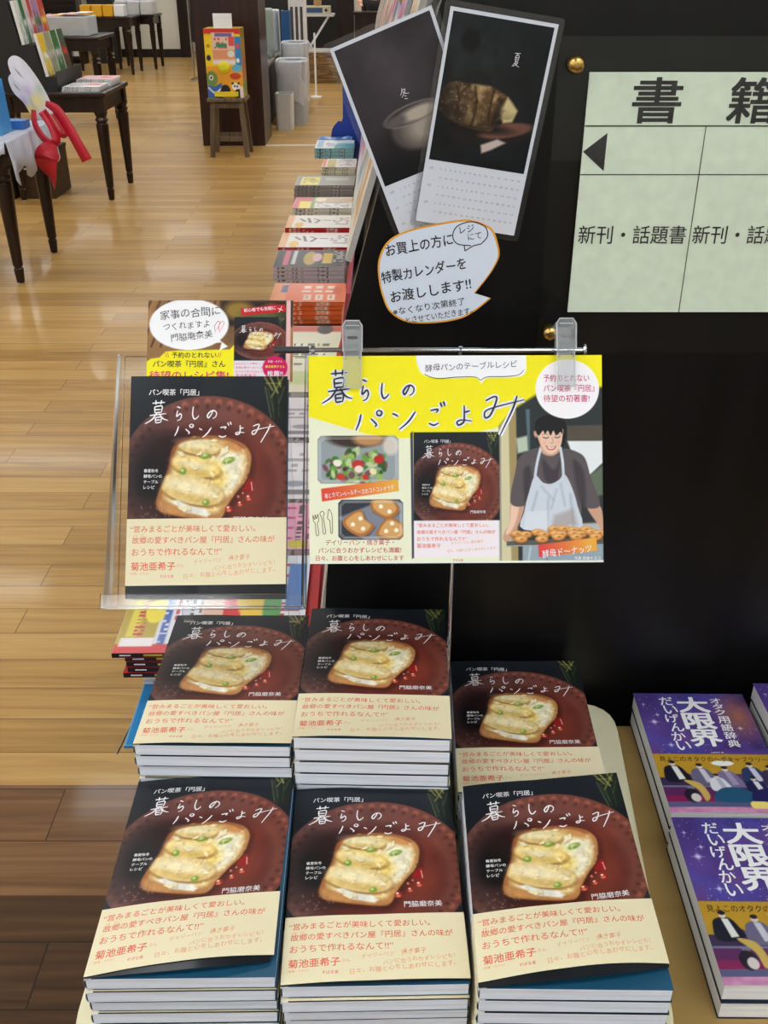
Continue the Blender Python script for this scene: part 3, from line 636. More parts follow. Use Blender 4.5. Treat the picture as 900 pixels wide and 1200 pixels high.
# toast photo
fm = G.poly(frame_mask(34, 169, 110, 216, 4), (52, 56, 66)); G.poly([(34, 190), (80, 172), (112, 172), (112, 214), (66, 218)], (126, 134, 150), soft=1.5, clip=fm)
for pts in ([(39, 194), (52, 183), (62, 182), (66, 192), (76, 200), (68, 210), (58, 212), (44, 204)], [(72, 172), (80, 168), (98, 170), (106, 182), (92, 192), (74, 182)], [(78, 208), (92, 190), (110, 198), (112, 212), (100, 216), (84, 214)]):
    G.poly([(x + 1.2, y + 2) for x, y in pts], (40, 34, 34), soft=2, a=.6, clip=fm); G.poly(smooth(pts, 4, True), (176, 112, 56), clip=fm)
    cx = sum(p[0] for p in pts) / len(pts); cy = sum(p[1] for p in pts) / len(pts)
    G.poly(smooth([(cx + (x - cx) * .8, cy + (y - cy) * .8 - .6) for x, y in pts], 4, True), (216, 164, 100), soft=1, clip=fm)
for x, y in ((51, 198), (60, 191), (63, 203), (84, 177), (94, 183), (90, 206), (97, 197), (102, 205)): G.poly([(x - 2.6, y - 1), (x, y - 2.8), (x + 2.6, y - .8), (x + 2, y + 2.2), (x - 2, y + 2.4)], (250, 244, 222), clip=fm)
for k in (2, 3.4):
    p = frame_mask(34 + k, 169 + k, 110 - k, 216 - k, 4); G.line(p + [p[0]], .5, (236, 240, 240), .8)
# pictured book
G.poly([(119, 91), (122, 89), (123, 237), (120, 239)], (60, 66, 84)); mb0 = cook_art(180, 250)
G.paste(mb0, 122.5, 90, 224, 231); G.rect(122.5, 194, 224, 237, (246, 238, 244)); G.line([(224, 92), (224.5, 236)], .8, (200, 196, 190))
# woman with doughnuts: a portrait print, X Y in a 800 x 1200 frame
Q = lambda l: [(219 + x / 6.154, 54 + y / 6.154) for x, y in l]
wm = G.poly(Q([(30, 180), (130, 60), (320, -60), (800, -100), (800, 1200), (30, 1200)]), (44, 50, 52), soft=2)
G.poly(Q([(30, 120), (140, 60), (150, 1200), (30, 1200)]), (214, 206, 168), soft=2, clip=wm); G.poly(Q([(95, 100), (150, 60), (160, 1200), (110, 1200)]), (166, 146, 100), soft=1, clip=wm)
G.poly(Q([(150, 270), (235, 250), (240, 360), (160, 380)]), (188, 200, 178), soft=1.5, clip=wm); G.poly(Q([(220, 60), (250, 60), (250, 350), (235, 350)]), (86, 110, 120), soft=1, clip=wm)
G.poly(Q([(520, 290), (775, 290), (775, 450), (680, 540), (560, 400)]), (232, 236, 240), soft=1, clip=wm); G.poly(Q([(520, 180), (775, 175), (775, 285), (520, 285)]), (84, 76, 66), soft=1, clip=wm)
G.poly(Q([(680, 540), (775, 470), (775, 680), (720, 700)]), (96, 110, 90), soft=1.5, clip=wm); G.poly(Q([(600, 890), (775, 880), (775, 960), (600, 960)]), (186, 190, 190), soft=1.5, clip=wm)
SKIN, SKIN2, SH1, SH2, AP, AP2, HAIR = (236, 200, 176), (206, 160, 134), (92, 84, 88), (62, 56, 62), (206, 214, 226), (164, 174, 190), (26, 24, 26)
for arm in ([(110, 740), (200, 745), (190, 830), (140, 940), (90, 1020), (50, 1000), (60, 950), (95, 880)], [(660, 770), (750, 760), (775, 850), (775, 950), (740, 900)]): G.poly(smooth(Q(arm), 4, True), SKIN2, soft=.8, clip=wm)
G.poly(smooth(Q([(115, 740), (100, 860), (70, 960), (110, 940), (150, 850), (165, 745)]), 4, True), SKIN, soft=1, clip=wm)
G.poly(smooth(Q([(320, 340), (240, 360), (170, 410), (140, 520), (105, 735), (210, 755), (250, 640), (330, 900), (590, 900), (620, 700), (650, 775), (755, 755), (690, 560), (650, 420), (590, 370), (490, 345), (400, 390)]), 4, True), SH1, clip=wm)
for p in ([(200, 520), (240, 470), (260, 560), (215, 750)], [(560, 430), (640, 520), (650, 770), (600, 700)], [(340, 420), (420, 500), (470, 420), (440, 590), (360, 580)]): G.poly(smooth(Q(p), 4, True), SH2, soft=2, a=.9, clip=wm)
G.ell(*Q([(400, 380)])[0], 9, 3.4, SH2, soft=1)
G.poly(smooth(Q([(325, 320), (340, 380), (400, 400), (455, 375), (470, 310)]), 4, True), SKIN2, soft=.8)
G.poly(smooth(Q([(285, 200), (300, 140), (360, 105), (440, 105), (505, 150), (515, 240), (500, 310), (470, 340), (330, 330), (300, 290)]), 5, True), HAIR, clip=wm)
G.poly(smooth(Q([(300, 225), (330, 180), (480, 195), (485, 260), (470, 330), (430, 375), (390, 385), (350, 365), (318, 300)]), 5, True), SKIN)
G.ell(*Q([(292, 240)])[0], 2.2, 4, SKIN2, rot=-15, soft=.7)
G.poly(smooth(Q([(318, 250), (335, 330), (385, 383), (345, 360), (315, 300)]), 4, True), SKIN2, soft=1, a=.6)
G.poly(smooth(Q([(295, 215), (330, 170), (400, 150), (480, 190), (485, 240), (470, 225), (440, 250), (420, 215), (400, 250), (380, 215), (360, 240), (345, 215), (325, 240), (310, 250)]), 4, True), HAIR, soft=.6)
for e in ([(345, 262), (365, 270), (385, 264)], [(428, 262), (448, 268), (468, 258)]): G.line(Q(smooth(e, 4)), 1.0, (60, 44, 40))
for e in ([(340, 245), (365, 240), (385, 246)], [(430, 245), (450, 240), (470, 244)]): G.line(Q(smooth(e, 4)), .7, (110, 84, 74), .7)
G.line(Q(smooth([(408, 265), (418, 300), (405, 308), (398, 304)], 4)), .9, (196, 144, 120)); G.ell(*Q([(352, 300)])[0], 3, 2, (238, 176, 158), soft=1.5, a=.6); G.ell(*Q([(452, 298)])[0], 3, 2, (238, 176, 158), soft=1.5, a=.6)
G.poly(smooth(Q([(365, 322), (400, 336), (440, 325), (425, 350), (395, 356), (375, 345)]), 4, True), (190, 84, 80), soft=.5); G.poly(smooth(Q([(374, 328), (402, 339), (432, 331), (415, 345), (390, 346)]), 4, True), (250, 246, 240), soft=.4)
for st in ([(325, 350), (300, 450), (285, 545)], [(470, 340), (485, 440), (490, 535)]): G.line(Q(smooth(st, 4)), 3.2, AP)
G.poly(smooth(Q([(285, 540), (340, 590), (400, 600), (460, 570), (495, 530), (540, 600), (590, 760), (600, 930), (200, 930), (205, 800), (240, 660)]), 4, True), AP)
for a, bb, w in (((330, 620), (420, 720), 2), ((470, 600), (500, 760), 2), ((380, 700), (370, 920), 2), ((300, 660), (260, 800), 2.5), ((440, 640), (400, 780), 1.6), ((540, 680), (560, 900), 3)): G.line(Q([a, bb]), w, AP2, .7, soft=1.6)
G.poly(Q([(215, 800), (370, 795), (375, 930), (205, 930)]), (220, 226, 236), soft=1, a=.8); G.poly(Q([(420, 830), (560, 780), (590, 900), (400, 920)]), (158, 146, 140), soft=3, a=.6)
G.poly(Q([(190, 1045), (775, 1045), (775, 1170), (190, 1170)]), (150, 166, 178), soft=1); G.line(Q([(370, 1050), (366, 1170)]), 1.4, (110, 124, 138)); G.line(Q([(250, 1050), (230, 1170)]), 2, (190, 202, 212), soft=1)
G.poly(Q([(75, 1015), (775, 985), (775, 1040), (75, 1052)]), (88, 92, 92), soft=.6); G.line(Q([(75, 1048), (775, 1042)]), 1, (180, 186, 186))
for i, (x, y) in enumerate(((420, 925), (490, 925), (560, 935), (650, 930), (150, 960), (215, 965), (300, 950), (345, 965), (430, 960), (470, 965), (560, 960), (615, 965), (690, 950), (745, 960), (180, 1000), (330, 1000), (450, 985), (580, 985), (720, 985))):
    u, v = Q([(x, y)])[0]; G.ell(u + .5, v + 1.6, 7.6, 4, (120, 62, 26), soft=1.2, a=.8); G.ell(u, v, 7.4, 3.9, (208, 140, 70), soft=.7); G.ell(u - .5, v - 1, 5.6, 2, (240, 190, 122), soft=1); G.ell(u + 1, v - .2, 2, .9, (168, 96, 44), soft=.6)
lp = Q([(303, 1040), (725, 990), (730, 1085), (308, 1130)]); G.poly(lp, (222, 66, 66)); G.mix(G.pmask(lp) * np.clip((G.X - lp[0][0]) / 60, 0, 1), (236, 172, 62))
G.ell(304, 40, 37.5, 35, (252, 250, 254)); G.poly([(-1, 241.5), (346, 241.5), (346, 245), (-1, 245)], (236, 240, 226))
PW = 265.0; PH = 187.4; ks = PW / 345
b = MB(); s = Sheet(b, lambda u, v, h: np.stack([u * ks * .001, (PH - v * ks) * .001, h], 1)); s.raster(pc, 0, 0, 345, 244, 0, 0)
b.box(0, 0, -.0009, .265, .1874, -.0001, 1)
NAVY = ink((22, 26, 58)); h = .0002
PLAY = [('暮', 15.5, 16, 35.5, 40), ('ら', 61, 28, 10, 25), ('し', 85, 32, 9, 18), ('の', 111, 35, 12.5, 12), ('パ', 55, 64, 31, 24), ('ン', 98, 66, 27, 21), ('ご', 141, 54, 19, 28), ('よ', 174, 59, 17, 23), ('み', 207, 48, 46, 46)]
title(s, PLAY, 2.3, h * 2, 2, 1, 6.0, h)
s.text('酵母パンのテーブルレシピ', 137, 14.5, 108, h, 2, rot=2.2, off=-.006, jitter=.6)
s.stroke([(136, 22), (150, 27), (175, 25.5), (195, 25.5), (202, 29.5)], 1, h, 2); s.stroke([(202, 29.5), (210, 25.5), (232, 25), (247, 23), (253, 17)], 1, h, 2)
for i, (q, w) in enumerate((('予約のとれない', 54), ('パン喫茶『円居』', 60), ('待望の初著書!', 54))): s.text(q, 276, 27 + 12 * i, w, h, 4, off=.006, hh=8.5)
s.text('苺とカマンベールチーズのコトコトサラダ', 18, 164.5, 82, h, 1, rot=6.8, hh=6, jitter=.5)
for i, q in enumerate(('デイリーパン・焼き菓子・', 'パンに合うおかずレシピも満載!', '日々、お腹と心をしあわせにします')): s.text(q, 59, 219 + 9.2 * i, (80, 97, 103)[i], h, 5, off=.006, center=True)
for dx, pts in ((0, [(6, 186), (7, 193), (9, 196), (10, 208), (12, 210), (13, 207), (11.5, 196), (13, 192), (12, 185), (10.5, 190), (9, 185.5), (8.5, 191), (6, 186)]), (0, [(16, 188), (14.5, 184), (17, 181.5), (19.5, 184), (18.5, 189), (21, 205), (20, 208), (18, 206), (17, 192), (16, 188)]), (0, [(24, 183), (23.5, 190), (26, 193), (27, 206), (29, 206), (29, 192), (28, 184), (25, 179), (24, 183)])): s.stroke([(x + dx - 2, y + 1) for x, y in pts], .8, h, 6, 0)
title(s, [(c, 122.5 + x * .686, 90 + y * .672, w * .686, hh * .672) for c, x, y, w, hh in LAY], .8, h, 1)
s.text('パン喫茶「円居」', 135, 101, 31, h, 1); s.text('門脇磨奈美', 189, 184, 18, h, 1)
for i, q in enumerate(('春夏秋冬', '酵母パンの', 'テーブル', 'レシピ')): s.text(q, 132.5, 152 + 3.6 * i, None, h, 1, hh=2.2)
for i, (q, w) in enumerate((('“営みまるごとが美味しくて愛おしい。', 84), ('故郷の愛すべきパン屋『円居』さんの味が', 92), ('おうちで作れるなんて!!”', 58), ('菊池亜希子', 28))): s.text(q, 126, 199.5 + 8 * i, w, h, 7, off=.006)
s.text('デイリーパン 焼き菓子', 166, 221, 38, h, 8, rot=4); s.text('日々、お腹と心をしあわせにします。', 162, 230, 58, h, 8, rot=4); s.text('すばる舎', 168, 240.5, 12, h, 5)
s.text('酵母ドーナッツ', lp[0][0] + 5, 234, 58, h, 1, rot=6.5, hh=9, jitter=.6, off=.004); s.text('写真 衛藤キヨコ', 311, 239, 30, h, 1, off=.006)
PT = Vector((-.067, .761, EYE - .477))
o = b.build('poster', [PRINTM, PAPER, NAVY, PAPER, ink((200, 40, 110)), ink((196, 44, 48)), ink((120, 96, 64)), ORANGE, PALEOR], None, PT, (1.046, 0, .011))
tag(o, 'yellow and cream poster with smiling woman in apron clipped to the chrome crossbar', 'poster')
CLIPM = mat_clear('clip_plastic', (.97, .98, .98), 1.45, .04, .16); RIMM = mat_clear('clip_edges', (.95, .96, .97), 1.5, .1, .55)
for px, lab in ((.0387, 'clear plastic clip holding the left end of the yellow poster'), (.2305, 'clear plastic clip holding the right end of the yellow poster')):
    t = thing('poster_clip', lab, 'clip', PT + (Matrix.Rotation(1.046, 3, 'X') @ Vector((px, .1874, 0))) + Vector((0, 0, px * .011)), (1.046, 0, .011), 'clips on the poster crossbar')
    b = MB(); b.prism(rrect(-.0075, -.03, .0075, .004, .002), .0008, .0026); b.prism([(-.008, .003), (.008, .003), (.0085, .026), (.0055, .030), (-.0055, .030), (-.0085, .026)], .004, .0058); b.box(-.0078, -.004, .0027, -.0055, .012, .0058); b.box(.0055, -.004, .0027, .0078, .012, .0058); b.build('front_jaw', CLIPM, t, bevel=.0006)
    b = MB(); b.tube([(-.0085, .003, .006), (-.0088, .026, .006), (-.006, .0305, .006), (.006, .0305, .006), (.0088, .026, .006), (.0085, .003, .006)], .0006); b.tube([(-.0078, .004, .003), (-.0078, -.03, .003), (.0078, -.03, .003), (.0078, .004, .003)], .0005); b.tube([(-.006, .026, .006), (.006, .026, .006)], .0005); b.build('rim', RIMM, t)
    b = MB(); b.prism(rrect(-.0075, -.022, .0075, .026, .002), -.0135, -.0118); b.box(-.009, .024, -.0118, -.0068, .028, .0039); b.box(.0068, .024, -.0118, .009, .028, .0039); b.build('rear_jaw', CLIPM, t, bevel=.0006)
    b = MB(); b.box(-.0045, .0138, .0059, .0045, .0162, .0066); b.build('metal_bar', CHROME, t)
    b = MB(); b.tube([(-.0058, .009, .001), (.0058, .009, .001)], .0014); b.build('spring', CHROME, t)

# ------------------------------------------------------------------ things on the dark end panel
def card_rot(mb, name, mats, x, zz, y, ang):          # lies on the vertical panel, turned by ang in its plane
    return mb.build(name, mats, None, (x, y, zz), (R(90), 0, 0)) if not ang else _cr(mb, name, mats, x, zz, y, ang)
def _cr(mb, name, mats, x, zz, y, ang):
    o = mb.build(name, mats, None, (x, y, zz)); o.rotation_mode = 'QUATERNION'
    o.rotation_quaternion = (Matrix.Rotation(ang, 3, 'Y') @ Matrix.Rotation(R(90), 3, 'X')).to_quaternion(); return o
GREYT = ink((120, 124, 136)); PALE = mat('calendar_paper', (216, 220, 230), .5, var=.01)
def calendar(kind):
    W, H = 94.0, 181.0; c = Cv(88, 122, 150, 210, (34, 30, 33) if kind == 'winter' else (17, 20, 24)); X, Y = c.X, c.Y
    if kind == 'winter':
        c.mix(np.clip(1 - np.hypot(X - 44, Y - 30) / 90, 0, 1) * .9, (70, 64, 68)); c.mix(np.clip((Y - 92) / 24, 0, 1) * .9, (12, 16, 20)); c.grain(.3, 30, 4)
        c.ell(48, 88, 30, 20, (30, 26, 26), soft=5, a=.8); c.ell(47, 84, 25, 19, (96, 88, 84), soft=2, a=.8); c.ell(54, 86, 18, 13, (176, 164, 150), soft=6, a=.85)
        c.ell(46, 72, 27, 8.5, (150, 144, 142), soft=.8); c.ell(46, 72, 26, 7.6, (58, 52, 52), soft=.8); c.ell(52, 73, 19, 6, (178, 166, 152), soft=2); c.ell(30, 73, 9, 4, (92, 86, 86), soft=1.5)
    else:
        c.mix(np.clip(1 - np.hypot(X - 20, Y - 24) / 44, 0, 1) * .7, (44, 54, 58)); c.mix(np.clip(1 - np.hypot(X - 30, Y - 60) / 70, 0, 1) * .4, (40, 36, 30)); c.ell(19, 20, 8, 9, (8, 9, 11), soft=2, a=.9); c.grain(.4, 12, 6)
        c.ell(48, 92, 36, 12, (28, 24, 24), rot=-6, soft=1.5); c.ell(64, 88, 24, 6, (112, 74, 62), rot=-16, soft=1); c.poly([(44, 103), (58, 96), (66, 98), (54, 106), (46, 110)], (196, 180, 172), soft=1); c.ell(40, 89, 26, 4, (20, 15, 14), rot=-2, soft=2)
        L = smooth([(1, 64), (10, 55), (28, 54), (44, 54), (60, 60), (69, 70), (66, 78), (54, 80), (50, 90), (28, 90), (10, 84), (0, 76)], 5, True)
        m = c.poly(L, (96, 72, 44), soft=1); c.poly([(60, 60), (71, 70), (68, 80), (60, 82), (55, 72)], (206, 188, 136), soft=1.2); c.mix(m * np.clip(fbm(X, Y, 7, 3) * 2.4 - 1.0, 0, 1) * .8, (206, 178, 128)); c.mix(m * np.clip((Y - 70) / 20, 0, 1) * .6, (24, 15, 10)); c.mix(m * np.clip((34 - X) / 36, 0, 1) * .8, (16, 12, 11)); c.mix(m * np.clip(fbm(X, Y, 3, 13) * 3 - 1.7, 0, 1) * .5, (232, 214, 178)); c.mix(m * np.clip(fbm(X, Y, 4, 23) * 3 - 1.8, 0, 1) * .6, (40, 24, 14)); c.poly([(52, 62), (58, 62), (56, 84), (50, 86)], (24, 15, 10), soft=2, a=.7, clip=m)
        for q in ([(30, 56), (34, 72), (32, 90)], [(47, 56), (46, 72), (48, 88)], [(14, 58), (18, 70), (16, 84)]): c.line(smooth(q, 4), 1.4, (40, 24, 14), .9, soft=.9)
    b = MB(); s = Sheet(b, lambda u, v, h: np.stack([u * .001, -v * .001, h], 1))
    s.put([(0, 0), (W, 0), (W, H), (0, H)], [(3, 2, 1, 0)], 0, 1); s.raster(c, 3, 3, 91, 125, .0002, 0)
    b.box(0, -H / 1000, -.0008, W / 1000, 0, -.0001, 1)
    title(s, [('冬', 44, 52, 8, 10)] if kind == 'winter' else [('夏', 61, 27, 6.5, 11)], .5, .0004, 3)
    mon = ['12', '1', '2'] if kind == 'winter' else ['6', '7', '8']
    for r in range(6):
        d0 = 1 if r % 2 == 0 else 17; s.text('   '.join(str(d) for d in range(d0, d0 + 15)), 15, 132 + 7.6 * r, 74, .0004, 2, hh=1.5)
        if r % 2 == 0: s.text(mon[r // 2] + '月', 5, 132 + 7.6 * r, None, .0004, 2, hh=2.2)
    return b
for kind, x, zz, y, ang, lab in (('winter', -.0472, z(.070), .9505, R(-21.3), 'laminated winter calendar sheet with a glass bowl, the tilted left one of two'),
                                 ('summer', .0565, z(.0365), .9475, R(8.6), 'laminated summer calendar sheet with a loaf of bread, right one of two')):
    o = _cr(calendar(kind), 'calendar_sheet', [PRINT, PALE, GREYT, WHITE], x, zz, y, ang); tag(o, lab, 'calendar', group='laminated calendar sheets')
    b = MB(); b.prism(rrect(-.005, -.186, .099, .005, .003), -.0014, -.0009); q = b.build('laminate_pouch', CLEARP, o)

ang0 = 0
bo = smooth([(587, 290), (580, 271), (570, 263), (545, 257), (500, 264), (470, 272), (452, 284), (443, 305), (444, 328), (449, 348), (458, 365), (480, 377), (515, 377.5), (545, 372), (563, 362)], 5)
bo = bo + [(580, 348), (560, 342)] + smooth([(560, 342), (578, 318), (587, 300), (587, 290)], 4)[1:-1]
cxp, cyp = 515, 318
b = MB(); ku, kv = .000795, .000823
s = Sheet(b, lambda u, v, h: np.stack([(u - 450) * ku, -(v - 256) * kv, h], 1))
s.poly(bo, 0, 0); s.poly([(cxp + (x - cxp) * .972, cyp + (y - cyp) * .968) for x, y in bo], .0002, 1)
n = len(bo); P0 = [((x - 450) * ku, -(y - 256) * kv) for x, y in bo]; b.prism(P0, -.0012, -.0001, 'xy', 0)
h = .0004; q = 9.5
s.text('お買上の方に', 452, 291.5, 80, h, 2, rot=q, off=.012, hh=14, jitter=.5); s.text('特製カレンダーを', 447, 323, 102, h, 2, rot=q, off=.012, hh=14, jitter=.6); s.text('お渡しします!!', 458, 346, 98, h, 2, rot=q, off=.012, hh=14, jitter=.6)
s.text('※なくなり次第終了', 461, 364, 88, h, 2, rot=q - 1, hh=9, off=.006, jitter=.4); s.text('とさせていただきます。', 477, 374.5, 82, h, 2, rot=q - 1, hh=8, off=.006, jitter=.4)
s.stroke([(553, 286), (537, 284), (531, 275), (536, 264), (552, 259), (568, 264), (572, 275), (565, 284)], 1.2, h, 2, 0); s.stroke([(565, 284), (556, 286)], 1.2, h, 2, 0); s.stroke([(556, 286), (546, 292)], 1.2, h, 2, 0); s.stroke([(546, 292), (545, 285)], 1.2, h, 2, 0)
s.text('レジ', 539, 268.5, 17, h, 2, rot=q, off=.004); s.text('にて', 549, 276.5, 16, h, 2, rot=q, off=.004)
o = b.build('notice_card', [ink((240, 168, 50)), mat('notice_paper', (222, 232, 248), .5, var=.01), BLK], None, (0, .943, z(.213)), (R(90), 0, 0)); tag(o, 'white speech balloon notice card with orange rim on the dark panel', 'card')

sg = thing('guide_sign', 'pale green shelf guide sign behind an acrylic plate on the dark panel', 'sign', (0, PY, 0))
b = MB(); b.box(.151, -.0125, z(.344), .66, -.0095, z(.0592)); b.build('acrylic_plate', mat_clear('sign_acrylic', (.985, 1, .99), 1.3, .01, .0, .016), sg)
SPAP = mat('sign_paper', (226, 232, 214), .5, var=.06, scale=90); x0, x1 = .1795, .615
b = MB(); b.box(x0, -.0078, z(.3035), x1, -.006, z(.088), 0); s = Sheet(b, lambda u, v, h: np.stack([u * .001, -.0079 - h, z(v * .001)], 1))
SINK = ink((38, 34, 36)); h = .0003
def bx2(u0, v0, u1, v1): s.put([(u0, v0), (u1, v0), (u1, v1), (u0, v1)], [(3, 2, 1, 0)], h, 1)
bx2(179.5, 131.6, 615, 132.7); bx2(179.5, 173.6, 615, 174.4)
for u in (287.6, 395.5, 503.5): bx2(u, 132, u + .7, 303.5)
s.put([(180, 154), (200.5, 138), (200.5, 171)], [(2, 1, 0)], h, 1)
for u, ch in ((220, '書'), (305, '籍')): s.text(ch, u, 111, 42.5, h, 1, hh=37, off=.014)
for u in (183, 290.5): s.text('新刊・話題書', u, 228.5, 101, h, 1, hh=17, off=.004)
b.build('sign_paper', [SPAP, SINK], sg)
BRASS = mat('brass', (205, 168, 98), .25, 1, .03)
for xx, bb in ((.1655, .0813), (.1625, .322), (.64, .0813), (.64, .322)):
    b = MB(); b.lathe([(.005, 0), (.005, -.0126), (.0075, -.013), (.0078, -.016), (.0058, -.0215), (.002, -.022)], (xx, 0, z(bb)), 24, 0, 'y'); b.build('standoff', BRASS, sg, smooth=True)

# ------------------------------------------------------------------ galaxy-covered dictionaries
def galaxy(nx, ny):
    c = Cv(128, 188, nx, ny, (60, 46, 110)); X, Y = c.X, c.Y
    c.mix(fbm(X, Y, 60, 12) ** 1.5, (120, 86, 176)); c.mix(np.clip(fbm(X, Y, 44, 21) * 2.6 - 1.2, 0, 1) * .8, (72, 80, 180)); c.mix(np.clip(fbm(X + 30, Y, 50, 33) * 3 - 1.7, 0, 1) * .8, (150, 74, 120))
    c.mix(np.clip(1 - np.hypot((X - 112) / 30, (Y - 40) / 50), 0, 1) * .9, (172, 106, 76)); c.mix(np.clip(fbm(X, Y, 30, 41) * 3 - 1.8, 0, 1) * .5, (24, 16, 44))
    rs = np.random.RandomState(6)
    for _ in range(150):
        r = rs.uniform(.15, .55); c.ell(rs.uniform(0, 128), rs.uniform(0, 105), r, r, (220, 224, 255), soft=.4, a=rs.uniform(.5, 1))
    for x, y, r in ((14, 50, 2.2), (20, 38, 1.2), (108, 60, 1.4), (8, 20, 1), (24, 88, 1.6)): c.ell(x, y, r, r, (240, 240, 255), soft=r); c.line([(x - 3 * r, y), (x + 3 * r, y)], .3, (220, 220, 255), .8); c.line([(x, y - 3 * r), (x, y + 3 * r)], .3, (220, 220, 255), .8)
    # gold band with a row of theatre seats
    c.rect(-2, 102, 130, 180, (186, 146, 44)); c.rect(-2, 180, 130, 190, (176, 96, 160)); c.mix((Y > 180) * fbm(X, Y, 10, 3), (220, 170, 190))
    c.rect(-2, 138, 130, 150, (60, 44, 80)); c.rect(-2, 150, 130, 154, (110, 120, 160)); c.rect(-2, 160, 130, 173, (132, 30, 86)); c.rect(-2, 173, 130, 180, (86, 88, 130))
    for x in (6, 40, 74, 108): c.poly(rrect(x, 132, x + 28, 142, 3), (84, 60, 100)); c.poly(rrect(x - 8, 152, x + 20, 164, 3), (90, 40, 90))
    def figure(x, y, suit, shirt, s=1.0):
        c.poly(smooth([(x - 10 * s, y + 24 * s), (x - 11 * s, y + 6 * s), (x - 5 * s, y), (x + 5 * s, y), (x + 11 * s, y + 8 * s), (x + 14 * s, y + 22 * s)], 4, True), suit); c.poly([(x - 2 * s, y + 1), (x + 4 * s, y + 1), (x + 9 * s, y + 20 * s), (x + 2 * s, y + 21 * s)], shirt)
        c.ell(x, y - 3 * s, 3.2 * s, 3.8 * s, (222, 206, 196)); c.ell(x, y - 5.4 * s, 3.4 * s, 2.4 * s, (30, 26, 36))
    for x, y, a, e in ((18, 120, (24, 24, 40), (226, 226, 226)), (46, 124, (104, 100, 130), (200, 200, 214)), (72, 128, (122, 110, 150), (160, 150, 180)), (100, 122, (44, 60, 100), (200, 200, 220)), (120, 126, (60, 50, 80), (210, 205, 215))): figure(x, y, a, e)
    figure(60, 138, (220, 222, 230), (180, 182, 200), .8); figure(98, 142, (30, 30, 70), (220, 220, 230), .9)
    c.poly(smooth([(24, 142), (40, 146), (46, 164), (40, 172), (36, 156)], 4, True), (200, 170, 90)); c.poly(smooth([(50, 172), (60, 154), (84, 154), (96, 172)], 4, True), (36, 84, 116)); c.poly(smooth([(90, 172), (96, 156), (128, 152), (130, 172)], 4, True), (36, 34, 90))
    c.ell(28, 164, 8, 10, (34, 26, 46)); c.ell(31, 167, 5, 6, (216, 206, 206)); c.ell(72, 116, 12, 4, (236, 240, 242)); c.poly(rrect(84, 172, 104, 182, 4), (240, 220, 120))
    return c
GAL = galaxy(160, 230); BLUEC = mat('navy_case', (22, 40, 70), .4); BLKI = ink((26, 20, 24))
def dict_print(sh):
    sh.raster(GAL, 0, 0, 128, 188, 0, 0); h = .00015
    for i, ch in enumerate('大限界'): sh.text(ch, 48, 20 + 28 * i, 34, h, 1, hh=26, off=.014); sh.text(ch, 48.7, 20 + 28 * i, 34, h * 1.4, 1, hh=26, off=.014); sh.text(ch, 47.3, 20.6 + 28 * i, 34.5, h * 1.7, 1, hh=26.5, off=.014)
    for i, ch in enumerate('だいげんかい'): sh.text(ch, 28 + (i % 2) * 2, 14 + 15 * i, 15, h, 1, hh=14, off=.012)
    for i, ch in enumerate('オタク'): sh.text(ch, 87, 13 + 10 * i, 12, h, 1, hh=9, off=.01)
    for i, ch in enumerate('用語辞典'): sh.text(ch, 87, 46 + 13 * i, 13, h, 1, hh=11.5, off=.012)
    sh.text('見よこのオタクのヘボキャブラリー', 6, 110, 116, h, 2, hh=8, off=.008); sh.text('小出祥子 編', 64, 99.5, 14, h, 1)
def dictionary(t, T, art):
    W, L = .128, .188
    b = MB(); b.box(.0012, .0012, .0006, W - .0012, L - .0012, T - .0008); b.build('page_block', PAGESW, t)
    b = MB(); ribbon(b, [(0, .0002), (W - .001, .0002), (W, .0014), (W, T - .0014), (W - .001, T - .0003), (W - .004, T - .0002)], 0, L, 2)
    s = Sheet(b, lambda u, v, h: np.stack([u * .001, (188 - v) * .001, T + h + .0012 * np.sin(np.pi * np.clip(u / 128, 0, 1)) * np.clip((v - 120) / 68, 0, 1)], 1))
    if art: dict_print(s)
    else: ribbon(b, [(0, T - .0002), (W - .004, T - .0002)], 0, L, 3)
    b.build('cover', [PRINT, WHITE, BLKI, BLUEC], t)
ptop = plow = None
for nm, x, y, n, th in (('rear', .291, .735, 2, -.012), ('front', .287, .541, 2, -.012), ('right-hand', .428, .727, 3, 0.0)):
    for i in range(n):
        T = .0205; g = 'galaxy-covered dictionaries on the right'; top = i == n - 1
        lab = ('thick galaxy-covered dictionary with gold band on top of the %s dictionary stack' if top else ('thick dictionary at the bottom of the %s dictionary stack' if i == 0 else 'thick dictionary in the middle of the %s dictionary stack')) % nm
        src = ptop if top else plow
        if src is None:
            t = thing('dictionary', lab, 'book', group=g); dictionary(t, T, top)
            if top: ptop = t
            else: plow = t
        else: t = copy_tree(src); tag(t, lab)
        t.location = (x, y - (.002 if not top else 0), DT + .0004 + i * (T + .0006)); t.rotation_euler = (0, 0, th)

